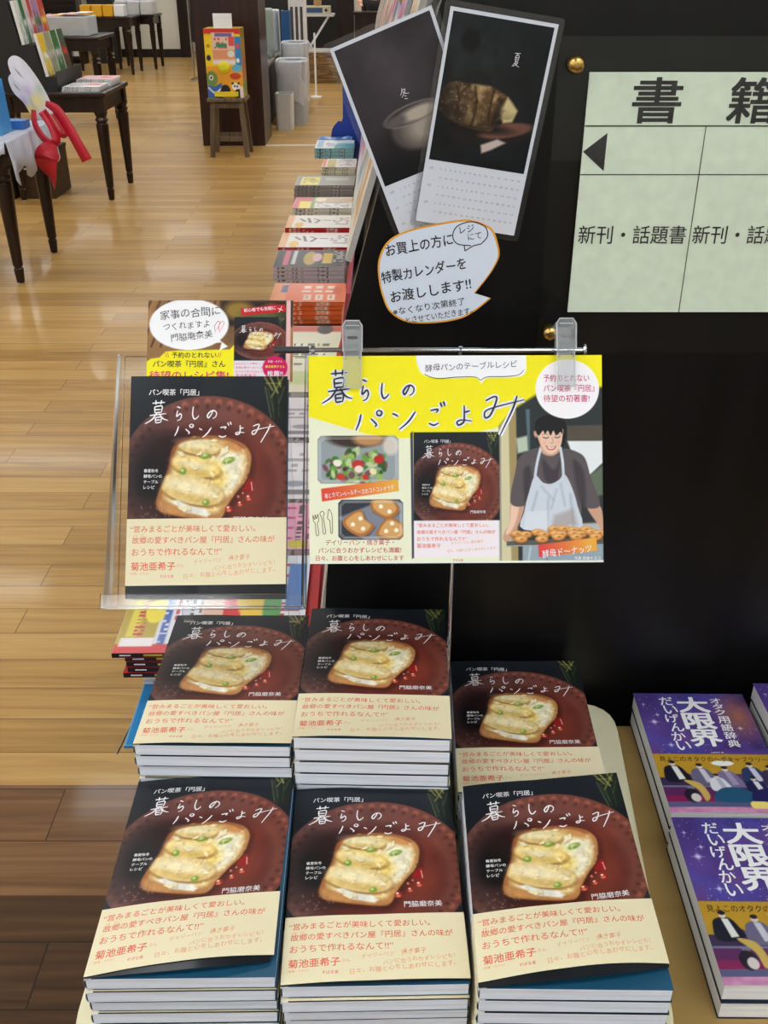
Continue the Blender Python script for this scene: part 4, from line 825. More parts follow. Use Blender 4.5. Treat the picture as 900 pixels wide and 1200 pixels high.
# ------------------------------------------------------------------ piles on the long low deck (covers face the aisle)
DK = z(1.05) + .0006
SP = {}
def inkm(rgb): return ink(tuple(int(q) for q in rgb))
def flat_cover(cv): return cv
def pile_item(name, w, d, t, cv, spine, top=True):     # one book lying flat: pages, cover sheet on top, spine towards the camera
    b = MB(); b.box(.002, .0006, .0006, w - .003, d - .003, t - .0006, 0)
    b.box(0, 0, 0, w, d, .0005, 2)
    sp = Cv(1, 1, 40, 5, spine); sk = np.array(spine) * .45 if sum(spine) > 400 else np.array((236, 226, 206)); sp.smudge_text(.06, -.1, .45, 1.1, sk, .033, int(w * 999), True); sp.rect(.62, -.1, .8, 1.1, np.array(spine) * .6 + np.array((240, 236, 226)) * .4); sp.smudge_text(.63, -.1, .79, 1.1, sk, .03, 3, True); sp.rect(-.1, .0, 1.1, .1, np.array(spine) * .5)
    s = Sheet(b, lambda u, v, h: np.stack([u * w, np.zeros(len(u)), .0005 + (1 - v) * (t - .0015)], 1)); s.raster(sp, 0, 0, 1, 1, 0, 1)
    if cv is not None:
        s = Sheet(b, lambda u, v, h: np.stack([u * w, (1 - v) * d, t - .0004 + h * 0], 1)); s.raster(cv, 0, 0, 1, 1, 0, 1)
        b.box(0, 0, t - .0010, w, d, t - .0005, 2)
    else: b.box(0, 0, t - .0010, w, d, t - .0004, 2)
    return b.build(name, [PAGESW, PRINT, inkm(spine)])
def cover_cv(kind, nx=70, ny=70):                       # u to the right of the pile, v away from the camera downwards
    c = Cv(1, 1, nx, ny, (240, 240, 238)); rs = np.random.RandomState(len(kind) * 7 + ord(kind[0]))
    if kind == 'cream rows':
        c.rect(0, 0, 1, 1, (238, 234, 206)); c.rect(0, 0, 1, .1, (214, 90, 70)); c.ell(.75, .06, .12, .08, (50, 40, 40)); c.rect(0, .72, 1, .9, (206, 222, 150)); c.rect(0, 0, .08, 1, (236, 150, 100))
        for j in range(3): c.smudge_text(.25, .3 + j * .15, .85, .38 + j * .15, (90, 90, 80), .035, j)
    elif kind == 'orange':
        c.rect(0, 0, 1, 1, (236, 112, 52)); c.rect(.0, .0, .2, 1, (240, 150, 90))
        for x in (.42, .58, .74): c.rect(x, .14, x + .1, .3, (250, 236, 220)); c.rect(x - .02, .4, x + .1, .5, (250, 230, 210)); c.rect(x + .02, .62, x + .12, .9, (252, 240, 226)); c.rect(x + .05, .66, x + .08, .84, (236, 112, 52))
        c.rect(.12, .1, .2, .5, (80, 70, 130)); c.ell(.88, .4, .06, .2, (220, 90, 40))
    elif kind == 'black':
        c.rect(0, 0, 1, 1, (34, 32, 36)); c.rect(.12, .05, .2, .9, (220, 100, 130)); c.rect(.24, .05, .3, .85, (220, 220, 224)); c.ell(.5, .5, .1, .4, (196, 160, 60)); c.ell(.6, .45, .07, .25, (230, 190, 190)); c.rect(.68, .2, .82, .8, (222, 184, 60)); c.smudge_text(.84, .1, .98, .9, (230, 230, 230), .04, 3)
    elif kind == 'white band':
        c.rect(0, 0, 1, 1, (244, 242, 238)); c.rect(0, .0, .1, 1, (240, 180, 120)); c.ell(.2, .78, .07, .2, (238, 190, 60))
        for q in ([(.2, .3), (.28, .5)], [(.32, .25), (.36, .6)], [(.42, .3), (.5, .4), (.44, .62)], [(.56, .4), (.66, .42)]): c.line(q, .035, (46, 46, 50))
        c.smudge_text(.7, .2, .95, .75, (120, 120, 124), .05, 5)
    elif kind == 'yellow white':
        c.rect(0, 0, .35, 1, (226, 90, 100)); c.rect(.3, 0, .36, 1, (120, 160, 80)); c.rect(.1, .4, .3, 1, (248, 226, 70)); c.rect(.36, .1, 1, .5, (216, 190, 160)); c.smudge_text(.4, .5, .95, .95, (130, 130, 160), .05, 6); c.ell(.45, .2, .1, .2, (250, 240, 200))
    elif kind == 'grey':
        c.rect(0, 0, 1, 1, (160, 160, 150)); c.rect(.08, .15, .4, .95, (236, 226, 90)); c.rect(.5, .2, .9, .5, (190, 190, 180)); c.smudge_text(.12, .3, .38, .8, (120, 120, 60), .05, 8)
    elif kind == 'strips':
        c.rect(0, 0, 1, 1, (240, 238, 232)); c.rect(.0, .0, .12, 1, (228, 120, 110)); c.rect(.14, .05, .4, 1, (190, 170, 60)); c.smudge_text(.45, .1, .95, .8, (150, 140, 150), .06, 9)
    elif kind == 'teal':
        c.rect(0, 0, 1, 1, (226, 238, 244)); c.rect(.5, .4, 1, 1, (92, 176, 190)); c.ell(.35, .4, .2, .3, (250, 250, 252)); c.rect(.05, .1, .2, .9, (150, 190, 216)); c.smudge_text(.25, .3, .5, .8, (110, 130, 170), .06, 10)
    elif kind == 'blue bag':
        c.rect(0, 0, 1, 1, (80, 130, 200)); c.ell(.5, .3, .3, .25, (220, 230, 244), soft=.1); c.rect(0, .6, .3, 1, (40, 80, 150)); c.grain(.3, .3, 4)
    elif kind == 'pink letters':
        c.rect(0, 0, 1, 1, (246, 242, 244)); c.rect(.55, 0, 1, 1, (236, 170, 200)); c.rect(.9, 0, 1, 1, (120, 110, 60))
        for k in range(4): c.rect(.5 + .08 * (k % 2), .1 + k * .22, .75, .14 + k * .22, (204, 30, 100)); c.rect(.6, .1 + k * .22, .64, .27 + k * .22, (204, 30, 100))
        c.smudge_text(.78, .05, .88, .95, (60, 60, 60), .04, 4, True); c.ell(.8, .9, .08, .08, (210, 200, 60))
    elif kind == 'white grey':
        c.rect(0, 0, 1, 1, (232, 232, 238)); c.smudge_text(.5, .2, .95, .6, (160, 160, 170), .05, 11); c.rect(0, .85, 1, .93, (120, 120, 128)); c.ell(.7, .75, .1, .05, (150, 160, 180))
    elif kind == 'red weekly':
        c.rect(0, 0, 1, 1, (226, 230, 240)); c.rect(0, 0, .2, 1, (186, 160, 40)); c.rect(.04, .1, .1, .85, (226, 210, 60)); c.smudge_text(.08, .1, .13, .9, (196, 30, 40), .018, 3); c.rect(.13, .05, .19, .5, (90, 80, 30)); c.ell(.17, .6, .06, .12, (244, 226, 60))
        c.rect(.22, .05, .26, .95, (70, 100, 180)); c.smudge_text(.22, .05, .26, .95, (226, 230, 240), .02, 5); c.smudge_text(.28, .05, .33, .7, (206, 70, 90), .02, 6, True); c.smudge_text(.36, .05, .42, .8, (90, 90, 70), .022, 7, True); c.smudge_text(.44, .05, .5, .8, (60, 90, 190), .022, 8, True)
        c.ell(.52, .55, .1, .25, (232, 190, 170), soft=.02); c.rect(.3, .72, .5, .9, (216, 60, 70)); c.ell(.37, .8, .06, .1, (246, 236, 220)); c.rect(.54, .1, .64, .9, (216, 40, 44)); c.ell(.7, .4, .1, .3, (240, 200, 60)); c.smudge_text(.82, .1, .96, .9, (200, 40, 50), .03, 12); c.rect(.76, .0, .86, 1, (90, 160, 90)); c.rect(.88, .1, .98, .6, (80, 130, 200)); c.ell(.9, .8, .06, .12, (252, 250, 250))
        c.rect(0, .92, 1, 1.01, (214, 30, 40)); c.rect(.02, .86, .2, .94, (244, 236, 238))
    elif kind == 'blue booklet':
        c.rect(0, 0, 1, 1, (44, 140, 206)); c.rect(.1, 0, .3, .35, (98, 46, 128)); c.smudge_text(.12, .03, .28, .33, (236, 200, 60), .03, 4); c.poly([(.05, .62), (.3, .4), (.5, .45), (.4, .62)], (170, 176, 180)); c.ell(.25, .52, .08, .06, (90, 90, 96)); c.line([(.12, .7), (.1, .9)], .012, (220, 240, 250))
    return c
PILES = [  # kind, x0, x1, y0, y1, height, n, spine, name, words
 ('blue booklet', -.392, -.17, 1.15, 1.238 + .12, .006, 1, (44, 140, 206), 'booklet', 'blue booklet'),
 ('pink letters', -.37, -.116, 1.60, 1.78, .08, 4, (226, 190, 206), 'magazine', 'white magazine with magenta lettering'),
 ('white grey', -.37, -.116, 1.81, 2.08, .075, 3, (226, 226, 232), 'book', 'white book with grey lettering'),
 ('white grey', -.37, -.116, 2.12, 2.36, .07, 3, (206, 206, 212), 'book', 'pale grey-lettered book'),
 ('cream rows', -.325, -.126, 2.42, 2.95, .062, 4, (214, 214, 206), 'book', 'cream covered book with rows of type'),
 ('orange', -.375, -.13, 3.15, 3.36, .075, 5, (232, 104, 48), 'book', 'orange covered book'),
 ('black', -.405, -.145, 3.62, 3.86, .060, 4, (214, 196, 200), 'magazine', 'black covered magazine'),
 ('white band', -.425, -.135, 4.0, 4.24, .036, 1, (196, 30, 38), 'book', 'red-spined book with white paper band'),
 ('white band', -.415, -.135, 4.27, 4.50, .05, 2, (196, 30, 38), 'book', 'farther red-spined banded book'),
 ('yellow white', -.42, -.15, 4.62, 4.86, .055, 3, (232, 228, 214), 'magazine', 'white magazine with yellow corner'),
 ('grey', -.435, -.15, 4.98, 5.22, .085, 6, (150, 146, 142), 'magazine', 'grey magazine with yellow panel'),
 ('strips', -.34, -.155, 5.62, 5.88, .055, 4, (226, 222, 196), 'book', 'white book with red and olive strips'),
 ('teal', -.41, -.18, 6.2, 6.5, .06, 3, (150, 200, 210), 'book', 'white and teal book')]
KN = ['', 'second in its pile', 'third in its pile', 'fourth in its pile', 'fifth in its pile', 'sixth in its pile']
for kind, x0, x1, y0, y1, H, n, spine, nm, words in PILES:
    T = H / n; cv = cover_cv(kind); low = None
    for i in range(n):
        top = i == n - 1; g = '%ss on the low shelf' % words
        if top: o = pile_item(nm, x1 - x0, y1 - y0, T - .0008, cv, spine); lab = '%s %s on the low deck' % (words, 'topmost in its pile' if n > 1 else 'lying')
        else:
            lab = '%s %s on the low deck' % (words, KN[n - 1 - i])
            if low is None: o = low = pile_item(nm, x1 - x0, y1 - y0, T - .0008, None, spine)
            else: o = low.copy(); COL.objects.link(o)
        o.location = (x0 + rnd.uniform(-.004, .004), y0 + rnd.uniform(-.004, .004), DK + i * T + .0002); tag(o, lab, nm, g)
# the red weeklies nearest the camera, with parts
cv = cover_cv('red weekly', 150, 90); zz = DK; first = None
for i in range(3):
    o = pile_item('magazine', .27, .24, .0125, None, (222, 222, 224)); o.location = (-.395 + .004 * (i % 2), 1.295 + .003 * i, zz); zz += .0132
    tag(o, 'white magazine %s beneath the red weekly magazines' % ['lowest of three', 'middle of three', 'uppermost of three'][i], 'magazine', 'white magazines under the red weeklies')
REDB = inkm((190, 26, 34)); KBL = inkm((28, 22, 24)); YEL = inkm((216, 180, 60))
for i in range(5):
    top = i == 4; T = .0098
    lab = ['lowest', 'fourth from the top', 'third from the top', 'second from the top', 'topmost'][i]
    t = thing('magazine', 'red weekly magazine, %s of its pile beside the clear easel' % lab, 'magazine', (-.428 + (.014 if not top else -.002) + rnd.uniform(-.004, .006), 1.262 + (.004 if not top else 0) + rnd.uniform(0, .004), zz), (0, 0, rnd.uniform(-.02, .02)), 'red weekly magazines')
    b = MB(); b.box(.001, .0012, .0006, .298, .288, T - .001); b.build('page_block', PAGESW, t)
    b = MB(); b.box(0, 0, 0, .3, .29, .0005, 1); b.box(0, 0, .0005, .3, .001, T - .0008, 2); s = Sheet(b, lambda u, v, h: np.stack([u * .3, (1 - v) * .29, T - .0007 + h], 1))
    if top: s.raster(cv, 0, 0, 1, 1, 0, 0)
    else: s.put([(0, 0), (1, 0), (1, 1), (0, 1)], [(3, 2, 1, 0)], 0, 1)
    b.box(.05, -.0002, .003, .08, 0, T - .003, 3); b.box(.012, -.0002, .0035, .03, 0, T - .004, 4)
    b.build('cover', [PRINT, REDB, KBL, YEL, PAPER], t); zz += T + .0006
# blue card standing at the far end of the deck
b = MB(); b.prism(smooth([(-.34, 0), (-.33, .09), (-.29, .14), (-.26, .16), (-.255, .40), (-.2, .43), (-.15, .42), (-.14, 0)], 3), 0, .006, 'xz'); o = b.build('display_card', mat('blue_card', (24, 62, 160), .4), None, (0, 6.72, DK)); tag(o, 'deep blue cut-out card standing at the far end of the low shelf', 'card')
b = MB(); b.prism(rrect(-.41, 6.52, -.20, 6.69, .03), 0, .05); s = Sheet(b, lambda u, v, h: np.stack([-.41 + u * .21, 6.69 - v * .17, .0505 + .012 * np.sin(u * 9) * np.sin(v * 7)], 1)); s.raster(cover_cv('blue bag', 30, 30), 0, 0, 1, 1, 0, 1)
o = b.build('paper_bag', [mat('blue_bag', (70, 120, 190), .5), PRINT], None, (0, 0, DK)); tag(o, 'blue and white wrapped bag lying before the blue cut-out card', 'bag')

# magazines facing the aisle on the slanted tiers
PALS = [((236, 232, 236), (196, 60, 120)), ((240, 210, 60), (60, 90, 160)), ((176, 150, 206), (250, 250, 250)), ((232, 236, 240), (80, 150, 190)), ((226, 90, 110), (250, 240, 200)), ((40, 110, 84), (230, 236, 226)), ((244, 240, 230), (220, 150, 60)), ((36, 36, 44), (216, 190, 80)), ((238, 228, 210), (200, 50, 50)), ((120, 170, 210), (250, 250, 240)), ((250, 250, 250), (220, 60, 150)), ((206, 60, 50), (250, 246, 240))]
CNAME = ['white and magenta', 'yellow', 'lilac', 'pale blue', 'coral', 'dark green', 'cream', 'black and gold', 'buff and red', 'sky blue', 'white and pink', 'red']
ORD = ['first', 'second', 'third', 'fourth', 'fifth', 'sixth', 'seventh', 'eighth', 'ninth', 'tenth', 'eleventh', 'twelfth', 'thirteenth', 'fourteenth', 'fifteenth', 'sixteenth', 'seventeenth', 'eighteenth', 'nineteenth', 'twentieth', 'twenty-first', 'twenty-second', 'twenty-third', 'twenty-fourth', 'twenty-fifth', 'twenty-sixth', 'twenty-seventh']
for ti, ((xa, ba), (xb, bb)) in enumerate(TIERS):
    ln = math.hypot(xb - xa, ba - bb); an = math.atan2(ba - bb, xb - xa); y = [1.16, 1.24, 1.16][ti]; k = 0
    while y < 6.7:
        w = rnd.choice((.19, .21, .182, .21)); hgt = min(rnd.choice((.27, .28, .25, .29)), ln - .01); pi = ([6, 3, 0, 8, 11], [4, 3, 5, 10, 2, 1, 0, 9], [6, 3, 0, 2, 1, 10, 4, 9])[ti][k] if k < (5, 8, 8)[ti] else rnd.randrange(12); bg, ac = PALS[pi]
        c = Cv(1, 1, 16, 22, bg); rs = np.random.RandomState(k + 40 * ti)
        c.rect(.1, .06, .9, .22, ac); c.ell(rs.uniform(.3, .7), .58, .28, .24, np.array(ac) * .5 + np.array((220, 190, 160)) * .5, soft=.06); c.rect(.1, .82, rs.uniform(.5, .9), .88, ac); c.rect(.72, .3, .86, .75, PALS[(pi + 3) % 12][1])
        b = MB(); b.box(0, 0, 0, hgt, w, .007, 1); s = Sheet(b, lambda u, v, h: np.stack([(1 - v) * hgt, (1 - u) * w, .0072 + h], 1)); s.raster(c, 0, 0, 1, 1, 0, 0)
        o = b.build('magazine', [PRINT, inkm(np.array(bg) * .92)], None, (xa - .004, y, z(ba) + .003), (0, -an, 0))
        o.location.x -= .004
        tag(o, '%s magazine facing the aisle, %s along the %s slanted tier' % (CNAME[pi], ORD[k], ['lowest', 'middle', 'top'][ti]), 'magazine', 'magazines on the slanted tiers'); y += w + rnd.uniform(.012, .035); k += 1
        if k >= len(ORD): break
# coral header slips standing out of the middle tier
for k, (y, q) in enumerate(((1.42, (226, 110, 90)), (1.62, (236, 150, 120)), (1.85, (150, 90, 60)))):
    b = MB(); b.prism([(0, 0), (.03, 0), (.034, .12), (.018, .17), (.004, .12)], 0, .0015, 'xz'); o = b.build('header_slip', inkm(q), None, (-.075, y, z(.64))); tag(o, '%s pointed paper slip standing out of the middle slanted tier' % ('coral', 'salmon', 'brown')[k], 'card')

# ------------------------------------------------------------------ turned-leg display tables in the aisle
LEGP = [(.012, 0), (.020, .004), (.022, .03), (.026, .075), (.020, .085), (.026, .095), (.030, .20), (.040, .44), (.043, .52), (.034, .53), (.046, .55), (.034, .565), (.048, .60)]
def make_table(label, x0, y0, x1, y1, h, inset=.055):
    t = thing('wooden_table', label, 'table', (0, 0, 0), group='dark tables with turned legs')
    b = MB(); b.box(x0, y0, h - .032, x1, y1, h); b.build('tabletop', DARKWOOD, t, bevel=.01)
    b = MB(); i = inset - .02
    b.box(x0 + i, y0 + i, h - .13, x1 - i, y0 + i + .022, h - .033); b.box(x0 + i, y1 - i - .022, h - .13, x1 - i, y1 - i, h - .033); b.box(x0 + i, y0 + i + .023, h - .13, x0 + i + .022, y1 - i - .023, h - .033); b.box(x1 - i - .022, y0 + i + .023, h - .13, x1 - i, y1 - i - .023, h - .033); b.build('apron', DARKWOOD, t)
    for x in (x0 + inset, x1 - inset):
        for y in (y0 + inset, y1 - inset):
            b = MB(); k = (h - .034) / .70; pr = [(r, q * k) for r, q in LEGP]; b.lathe(pr, (x, y, .004), 18); b.box(x - .036, y - .036, pr[-1][1] + .004, x + .036, y + .036, h - .033)
            lg = b.build('leg', DARKWOOD, t, smooth=False)
            b = MB(); b.lathe([(.013, 0), (.014, .0038)], (x, y, 0), 14); b.build('foot_pad', mat('white_pad', (226, 224, 216), .6), lg)
    return t
make_table('dark turned-leg table with scalloped white cloth, nearest at the left edge', -2.85, 5.18, -1.877, 5.905, .72)
make_table('dark turned-leg table carrying the black book easel and magazine piles', -2.62, 7.245, -1.885, 7.96, .72)
make_table('dark table with yellow packets standing left of the pale partition', -4.62, 15.85, -3.62, 16.55, .77)
make_table('dark table with white cases standing before the pale partition', -4.1, 16.68, -3.45, 17.32, .76)
make_table('dark table with a white tub of pink magazines behind the book easel', -3.75, 10.7, -2.78, 11.4, .84)

# table one: cloth, books, cut-out board, ribbon
CLO = mat('white_cloth', (206, 216, 236), .8, var=.03, scale=20)
b = MB(); x0, x1, y0, y1, H = -2.84, -1.868, 5.172, 5.912, .7245
s = Sheet(b, lambda u, v, h: np.stack([u, v, h], 1)); N = 60
def drape(P, nrm, ph, base):
    v = []; 
    for i, p in enumerate(P):
        d = base + .035 * math.sin(i * .35 + ph) + .012 * abs(math.sin(i * .8)); o = .006 + .01 * math.sin(i * .55 + ph)
        v += [(p[0], p[1], H), (p[0] + nrm[0] * .006, p[1] + nrm[1] * .006, H - .012), (p[0] + nrm[0] * (o + .01), p[1] + nrm[1] * (o + .01), H - d * .5), (p[0] + nrm[0] * (o * 1.6 + .012), p[1] + nrm[1] * (o * 1.6 + .012), H - d)]
    f = [(4 * i + k, 4 * i + 4 + k, 4 * i + 5 + k, 4 * i + 1 + k) for i in range(len(P) - 1) for k in range(3)]; b.add(v, f, 0)
drape([(x1, y0 + (y1 - y0) * i / N) for i in range(N + 1)], (1, 0), .4, .17); drape([(x0 + (x1 - x0) * i / N, y0) for i in range(N + 1)], (0, -1), 2.0, .075)
b.add([(x0, y0, H), (x1, y0, H), (x1, y1, H), (x0, y1, H)], [(0, 1, 2, 3)], 0)
o = b.build('tablecloth', CLO, smooth=True); md = o.modifiers.new('s', 'SOLIDIFY'); md.thickness = .001; tag(o, 'white scalloped cloth draped over the nearest dark table', 'tablecloth')
bc = Cv(1, 1, 30, 40, (64, 150, 214)); bc.ell(.4, .3, .3, .2, (150, 206, 240), soft=.1); bc.rect(0, .72, .6, 1, (236, 232, 214)); bc.ell(.7, .5, .15, .2, (230, 240, 250), soft=.08)
for k in range(4):
    t = thing('picture_book', 'blue picture book with cream foot, %s in the row on the white cloth' % ORD[k], 'book', (-2.1 + .0 * k, 5.26 + .05 * k, H + .003), (0, R(-16), R(-62)), 'blue picture books on the cloth')
    b = MB(); b.box(-.014, .002, .002, -.002, .188, .252); b.build('page_block', PAGESW, t)
    b = MB(); s = Sheet(b, lambda u, v, h: np.stack([h, u * .19, (1 - v) * .256], 1)); s.raster(bc, 0, 0, 1, 1, .0006, 0); b.box(-.0016, 0, 0, 0, .19, .256, 1); b.box(-.016, 0, 0, -.0144, .19, .256, 1); b.box(-.0144, .1885, 0, -.0016, .19, .256, 1); b.build('cover', [PRINT, inkm((60, 140, 206))], t)
b = MB(); b.prism(rrect(-.04, -.05, .07, .05, .01), 0, .04); o = b.build('tape_roll', mat('blue_plastic', (56, 120, 200), .4), None, (-1.96, 5.62, H + .002)); tag(o, 'small blue block lying on the white cloth by the picture books', 'block')
wb = Cv(1, 1, 46, 60, (232, 232, 244)); wb.ell(.6, .75, .2, .12, (236, 226, 150), soft=.08); wb.ell(.4, .6, .12, .1, (206, 190, 226), soft=.06); wb.ell(.7, .55, .1, .1, (190, 206, 190), soft=.06); wb.line(smooth([(.25, .3), (.32, .26), (.34, .34), (.42, .3)], 4), .02, (60, 60, 66)); wb.grain(.06, .2, 4)
pk = smooth([(.0, .12), (.14, 0), (.36, .06), (.62, .3), (.86, .62), (1.0, .92), (.86, 1.0), (.62, .9), (.4, .62), (.12, .4)], 5, True)
BP = Vector((-1.965, 5.70, 1.07))
def board(name, dy, lab, sc):
    b = MB(); w, hh = .215 * sc, .29 * sc; P = [(u * w, -v * hh) for u, v in pk]; b.prism(P, .004, .0005, 'xz', 1)
    ms = wb.pmask(pk); s = Sheet(b, lambda u, v, h: np.stack([u * w, h - .001, -v * hh], 1))
    n = len(pk); cx = sum(p[0] for p in pk) / n; cy = sum(p[1] for p in pk) / n
    rings = [0, .25, .5, .75, .985]; uv = [(cx + (u - cx) * r, cy + (v - cy) * r) for r in rings for u, v in pk]
    F = [(i * n + j, i * n + (j + 1) % n, (i + 1) * n + (j + 1) % n, (i + 1) * n + j) for i in range(4) for j in range(n)]
    cc = [wb.C[min(int(max(v, 0) * 59), 59), min(int(max(u, 0) * 45), 45)] for u, v in uv]; s.put(uv, F, 0, 0, lin(cc))
    o = b.build(name, [PRINTM, inkm((226, 228, 236))], None, BP + Vector((0, dy, 0)), (R(-12), 0, 0)); return tag(o, lab, 'cut-out')
board('cutout_board', 0, 'white oval cut-out board with pastel patches rising from the red ribbon', 1.0)
o = board('cutout_board', .05, 'smaller plain white cut-out board behind the patterned one', .8); o.location.x -= .03; o.location.z -= .09
RIB = mat('red_ribbon', (206, 36, 58), .35, var=.05, scale=12); RP = Vector((-1.80, 5.58, .79))
t = thing('ribbon_bow', 'red ribbon bow hanging off the white cloth beneath the cut-out board', 'ribbon', RP)
def band(mb, pts, ws, dpt=.0):
    P = np.array(smooth(pts, 6)); d = np.gradient(P[:, [0, 2]], axis=0); d /= np.linalg.norm(d, axis=1)[:, None] + 1e-9; W = np.interp(np.linspace(0, 1, len(P)), np.linspace(0, 1, len(ws)), ws)
    A = P.copy(); B = P.copy(); A[:, 0] -= d[:, 1] * W / 2; A[:, 2] += d[:, 0] * W / 2; B[:, 0] += d[:, 1] * W / 2; B[:, 2] -= d[:, 0] * W / 2; B[:, 1] += .02
    k = len(P); mb.add(np.vstack([A, B]), [(i, i + 1, k + i + 1, k + i) for i in range(k - 1)], 0)
for nm, pts, ws in (('loop', [(-.035, 0, .03), (-.035, -.01, -.04), (-.005, -.02, -.10), (.04, -.02, -.135), (.062, -.01, -.115), (.045, 0, -.05), (.0, .01, .02)], (.03, .04, .045, .04, .03)), ('loop', [(.02, .01, .03), (.05, -.0, -.02), (.085, -.01, -.085), (.105, -.0, -.095), (.1, .01, -.06), (.06, .02, .01)], (.02, .03, .03, .02)),
                    ('tail', [(.045, -.03, -.13), (.025, -.045, -.17), (.01, -.055, -.21), (.02, -.06, -.26), (.03, -.06, -.30), (.03, -.06, -.36)], (.05, .12, .135, .085, .045, .008)), ('tail', [(.03, .01, .06), (.085, -.0, .03), (.135, -.01, -.05), (.175, -.02, -.13), (.215, -.02, -.22)], (.03, .055, .06, .06, .065))):
    b = MB(); band(b, pts, ws); o = b.build(nm, RIB, t, smooth=True); md = o.modifiers.new('s', 'SOLIDIFY'); md.thickness = .002

# table two: black easel with leaning books, flat piles
BLK2 = mat('black_easel', (20, 20, 22), .5)
es2 = thing('book_easel', 'black stepped book easel standing on the second dark table', 'easel', (0, 0, .7205))
b = MB(); b.prism([(-2.6, 0), (-2.215, 0), (-2.215, .09), (-2.29, .09), (-2.335, .285), (-2.42, .285), (-2.475, .57), (-2.6, .57)], 7.32, 7.94, 'xz'); b.build('stepped_body', BLK2, es2)
b = MB(); b.box(-2.2145, 7.32, .03, -2.21, 7.94, .12); b.build('front_lip', mat('grey_lip', (40, 43, 48), .5), es2)
EB = [(0, 7.325, (244, 206, 50), (246, 246, 240), 'yellow and white'), (0, 7.47, (160, 166, 130), (210, 210, 200), 'olive grey'), (0, 7.62, (60, 120, 60), (226, 230, 220), 'leaf green'), (0, 7.78, (70, 96, 66), (220, 60, 60), 'dark green and red'),
      (1, 7.325, (226, 232, 226), (206, 216, 206), 'pale white'), (1, 7.42, (30, 120, 70), (226, 230, 226), 'emerald'), (1, 7.5, (226, 206, 204), (240, 236, 236), 'pale pink'), (1, 7.585, (200, 60, 50), (230, 220, 216), 'scarlet'), (1, 7.67, (176, 130, 180), (90, 130, 70), 'purple flowered'), (1, 7.81, (206, 70, 60), (240, 220, 90), 'red and yellow flowered')]
for tier, y, a, e, cn in EB:
    w = .135 if tier == 0 or y > 7.65 else .075; hh = .265; c = Cv(1, 1, 16, 24, a); rs = np.random.RandomState(int(y * 100)); c.rect(.1, .45, .9, .6, e)
    for _ in range(14): c.ell(rs.uniform(0, 1), rs.uniform(.3, 1), .09, .06, np.array(e) * rs.uniform(.5, 1), soft=.03, a=.8)
    xb, zb, lean = ((-2.218, .813, -9.5), (-2.345, 1.008, -8))[tier]
    b = MB(); b.box(-.022, 0, 0, -.0005, w - .004, hh, 1); s = Sheet(b, lambda u, v, h: np.stack([h * 1, u * (w - .004), (1 - v) * hh], 1)); s.raster(c, 0, 0, 1, 1, 0, 0)
    o = b.build('picture_book' if tier == 0 else 'book', [PRINT, PAGESW], None, (-2.264 if tier == 0 else -2.392, y, zb), (0, R(lean), 0)); tag(o, '%s book leaning on the %s step of the black easel' % (cn, ('lower', 'upper')[tier]), 'book', 'books on the black easel')
for k, (x, y, w, d, q, n) in enumerate(((-2.185, 7.3, .25, .28, (232, 232, 238), 2), (-2.18, 7.62, .25, .28, (236, 190, 196), 3))):
    for i in range(n):
        c = Cv(1, 1, 20, 20, q); c.rect(.5, .2, .9, .6, (230, 120, 130)); c.smudge_text(.1, .2, .45, .8, (150, 150, 170), .06, k)
        o = pile_item('magazine', w, d, .014, c if i == n - 1 else None, (226, 226, 230)); o.location = (x + .006 * i, y, .7208 + i * .015); tag(o, '%s flat magazine %s on the second table' % (('white', 'pink and white')[k], ('lowest in its pile', 'next above the lowest', 'topmost in its pile')[i]), 'magazine', 'flat magazines beside the black easel')
# crates under table two
CRM = mat_wood('crate_brown', (58, 40, 24), (84, 60, 38), .6)
for k, (x, y) in enumerate(((-2.90, 7.34), (-2.615, 7.36))):
    t = thing('storage_crate', ('brown crate by the second table, the left one of two', 'brown crate by the second table, the right one of two')[k], 'crate', (x, y, 0))
    b = MB(); b.box(0, 0, 0, .26, .4, .3); b.build('body', CRM, t, bevel=.004)
    b = MB(); b.box(-.004, -.004, .301, .264, .404, .325); b.build('lid', CRM, t)
    b = MB(); b.box(.05, -.002, .2, .1, -.0002, .212); b.build('tag', PAPER, t)

# far tables: packets, cases, tub
YP = mat('yellow_packet', (226, 170, 30), .5)
for k in range(4):
    b = MB(); b.prism(rrect(0, 0, .15, .24, .03), 0, .15); o = b.build('packet', YP if k < 3 else PAPER, None, (-4.34 + .16 * k, 15.9, .7712), bevel=.01); tag(o, '%s packet on the far dark table, %s from the left' % ('yellow' if k < 3 else 'white', ORD[k]), 'packet', 'packets on the far dark table')
CASEM = mat('frosted_case', (206, 210, 212), .4)
for k in range(3):
    t = thing('storage_case', 'frosted white case on the table before the pale partition, %s from the left' % ORD[k], 'case', (-4.05 + .195 * k, 16.72, .7612), group='frosted cases before the pale partition')
    b = MB(); b.prism(rrect(0, 0, .185, .4, .03), 0, .17); b.build('body', CASEM, t, bevel=.006)
    b = MB(); b.prism(rrect(.02, .04, .165, .3, .01), .171, .23); b.build('paper_stack', PAPER, t)
t = thing('magazine_tub', 'white tub holding pink and yellow magazines on the dark table', 'tub', (-3.35, 10.8, .8412))
b = MB(); b.prism(rrect(0, 0, .46, .4, .04), 0, .17); b.build('body', CASEM, t, bevel=.008)
for k, q in enumerate(((236, 170, 180), (240, 226, 120), (236, 190, 196), (244, 240, 236))):
    b = MB(); b.box(.02 + .1 * k, .02 + .05 * (k % 2), .171 + .008 * k, .2 + .08 * k, .36, .178 + .008 * k); o = b.build('magazine', inkm(q), None, (-3.35, 10.8, .8412)); tag(o, '%s magazine lying in the white tub' % ('rose', 'yellow', 'pale pink', 'white')[k], 'magazine', 'magazines in the white tub')

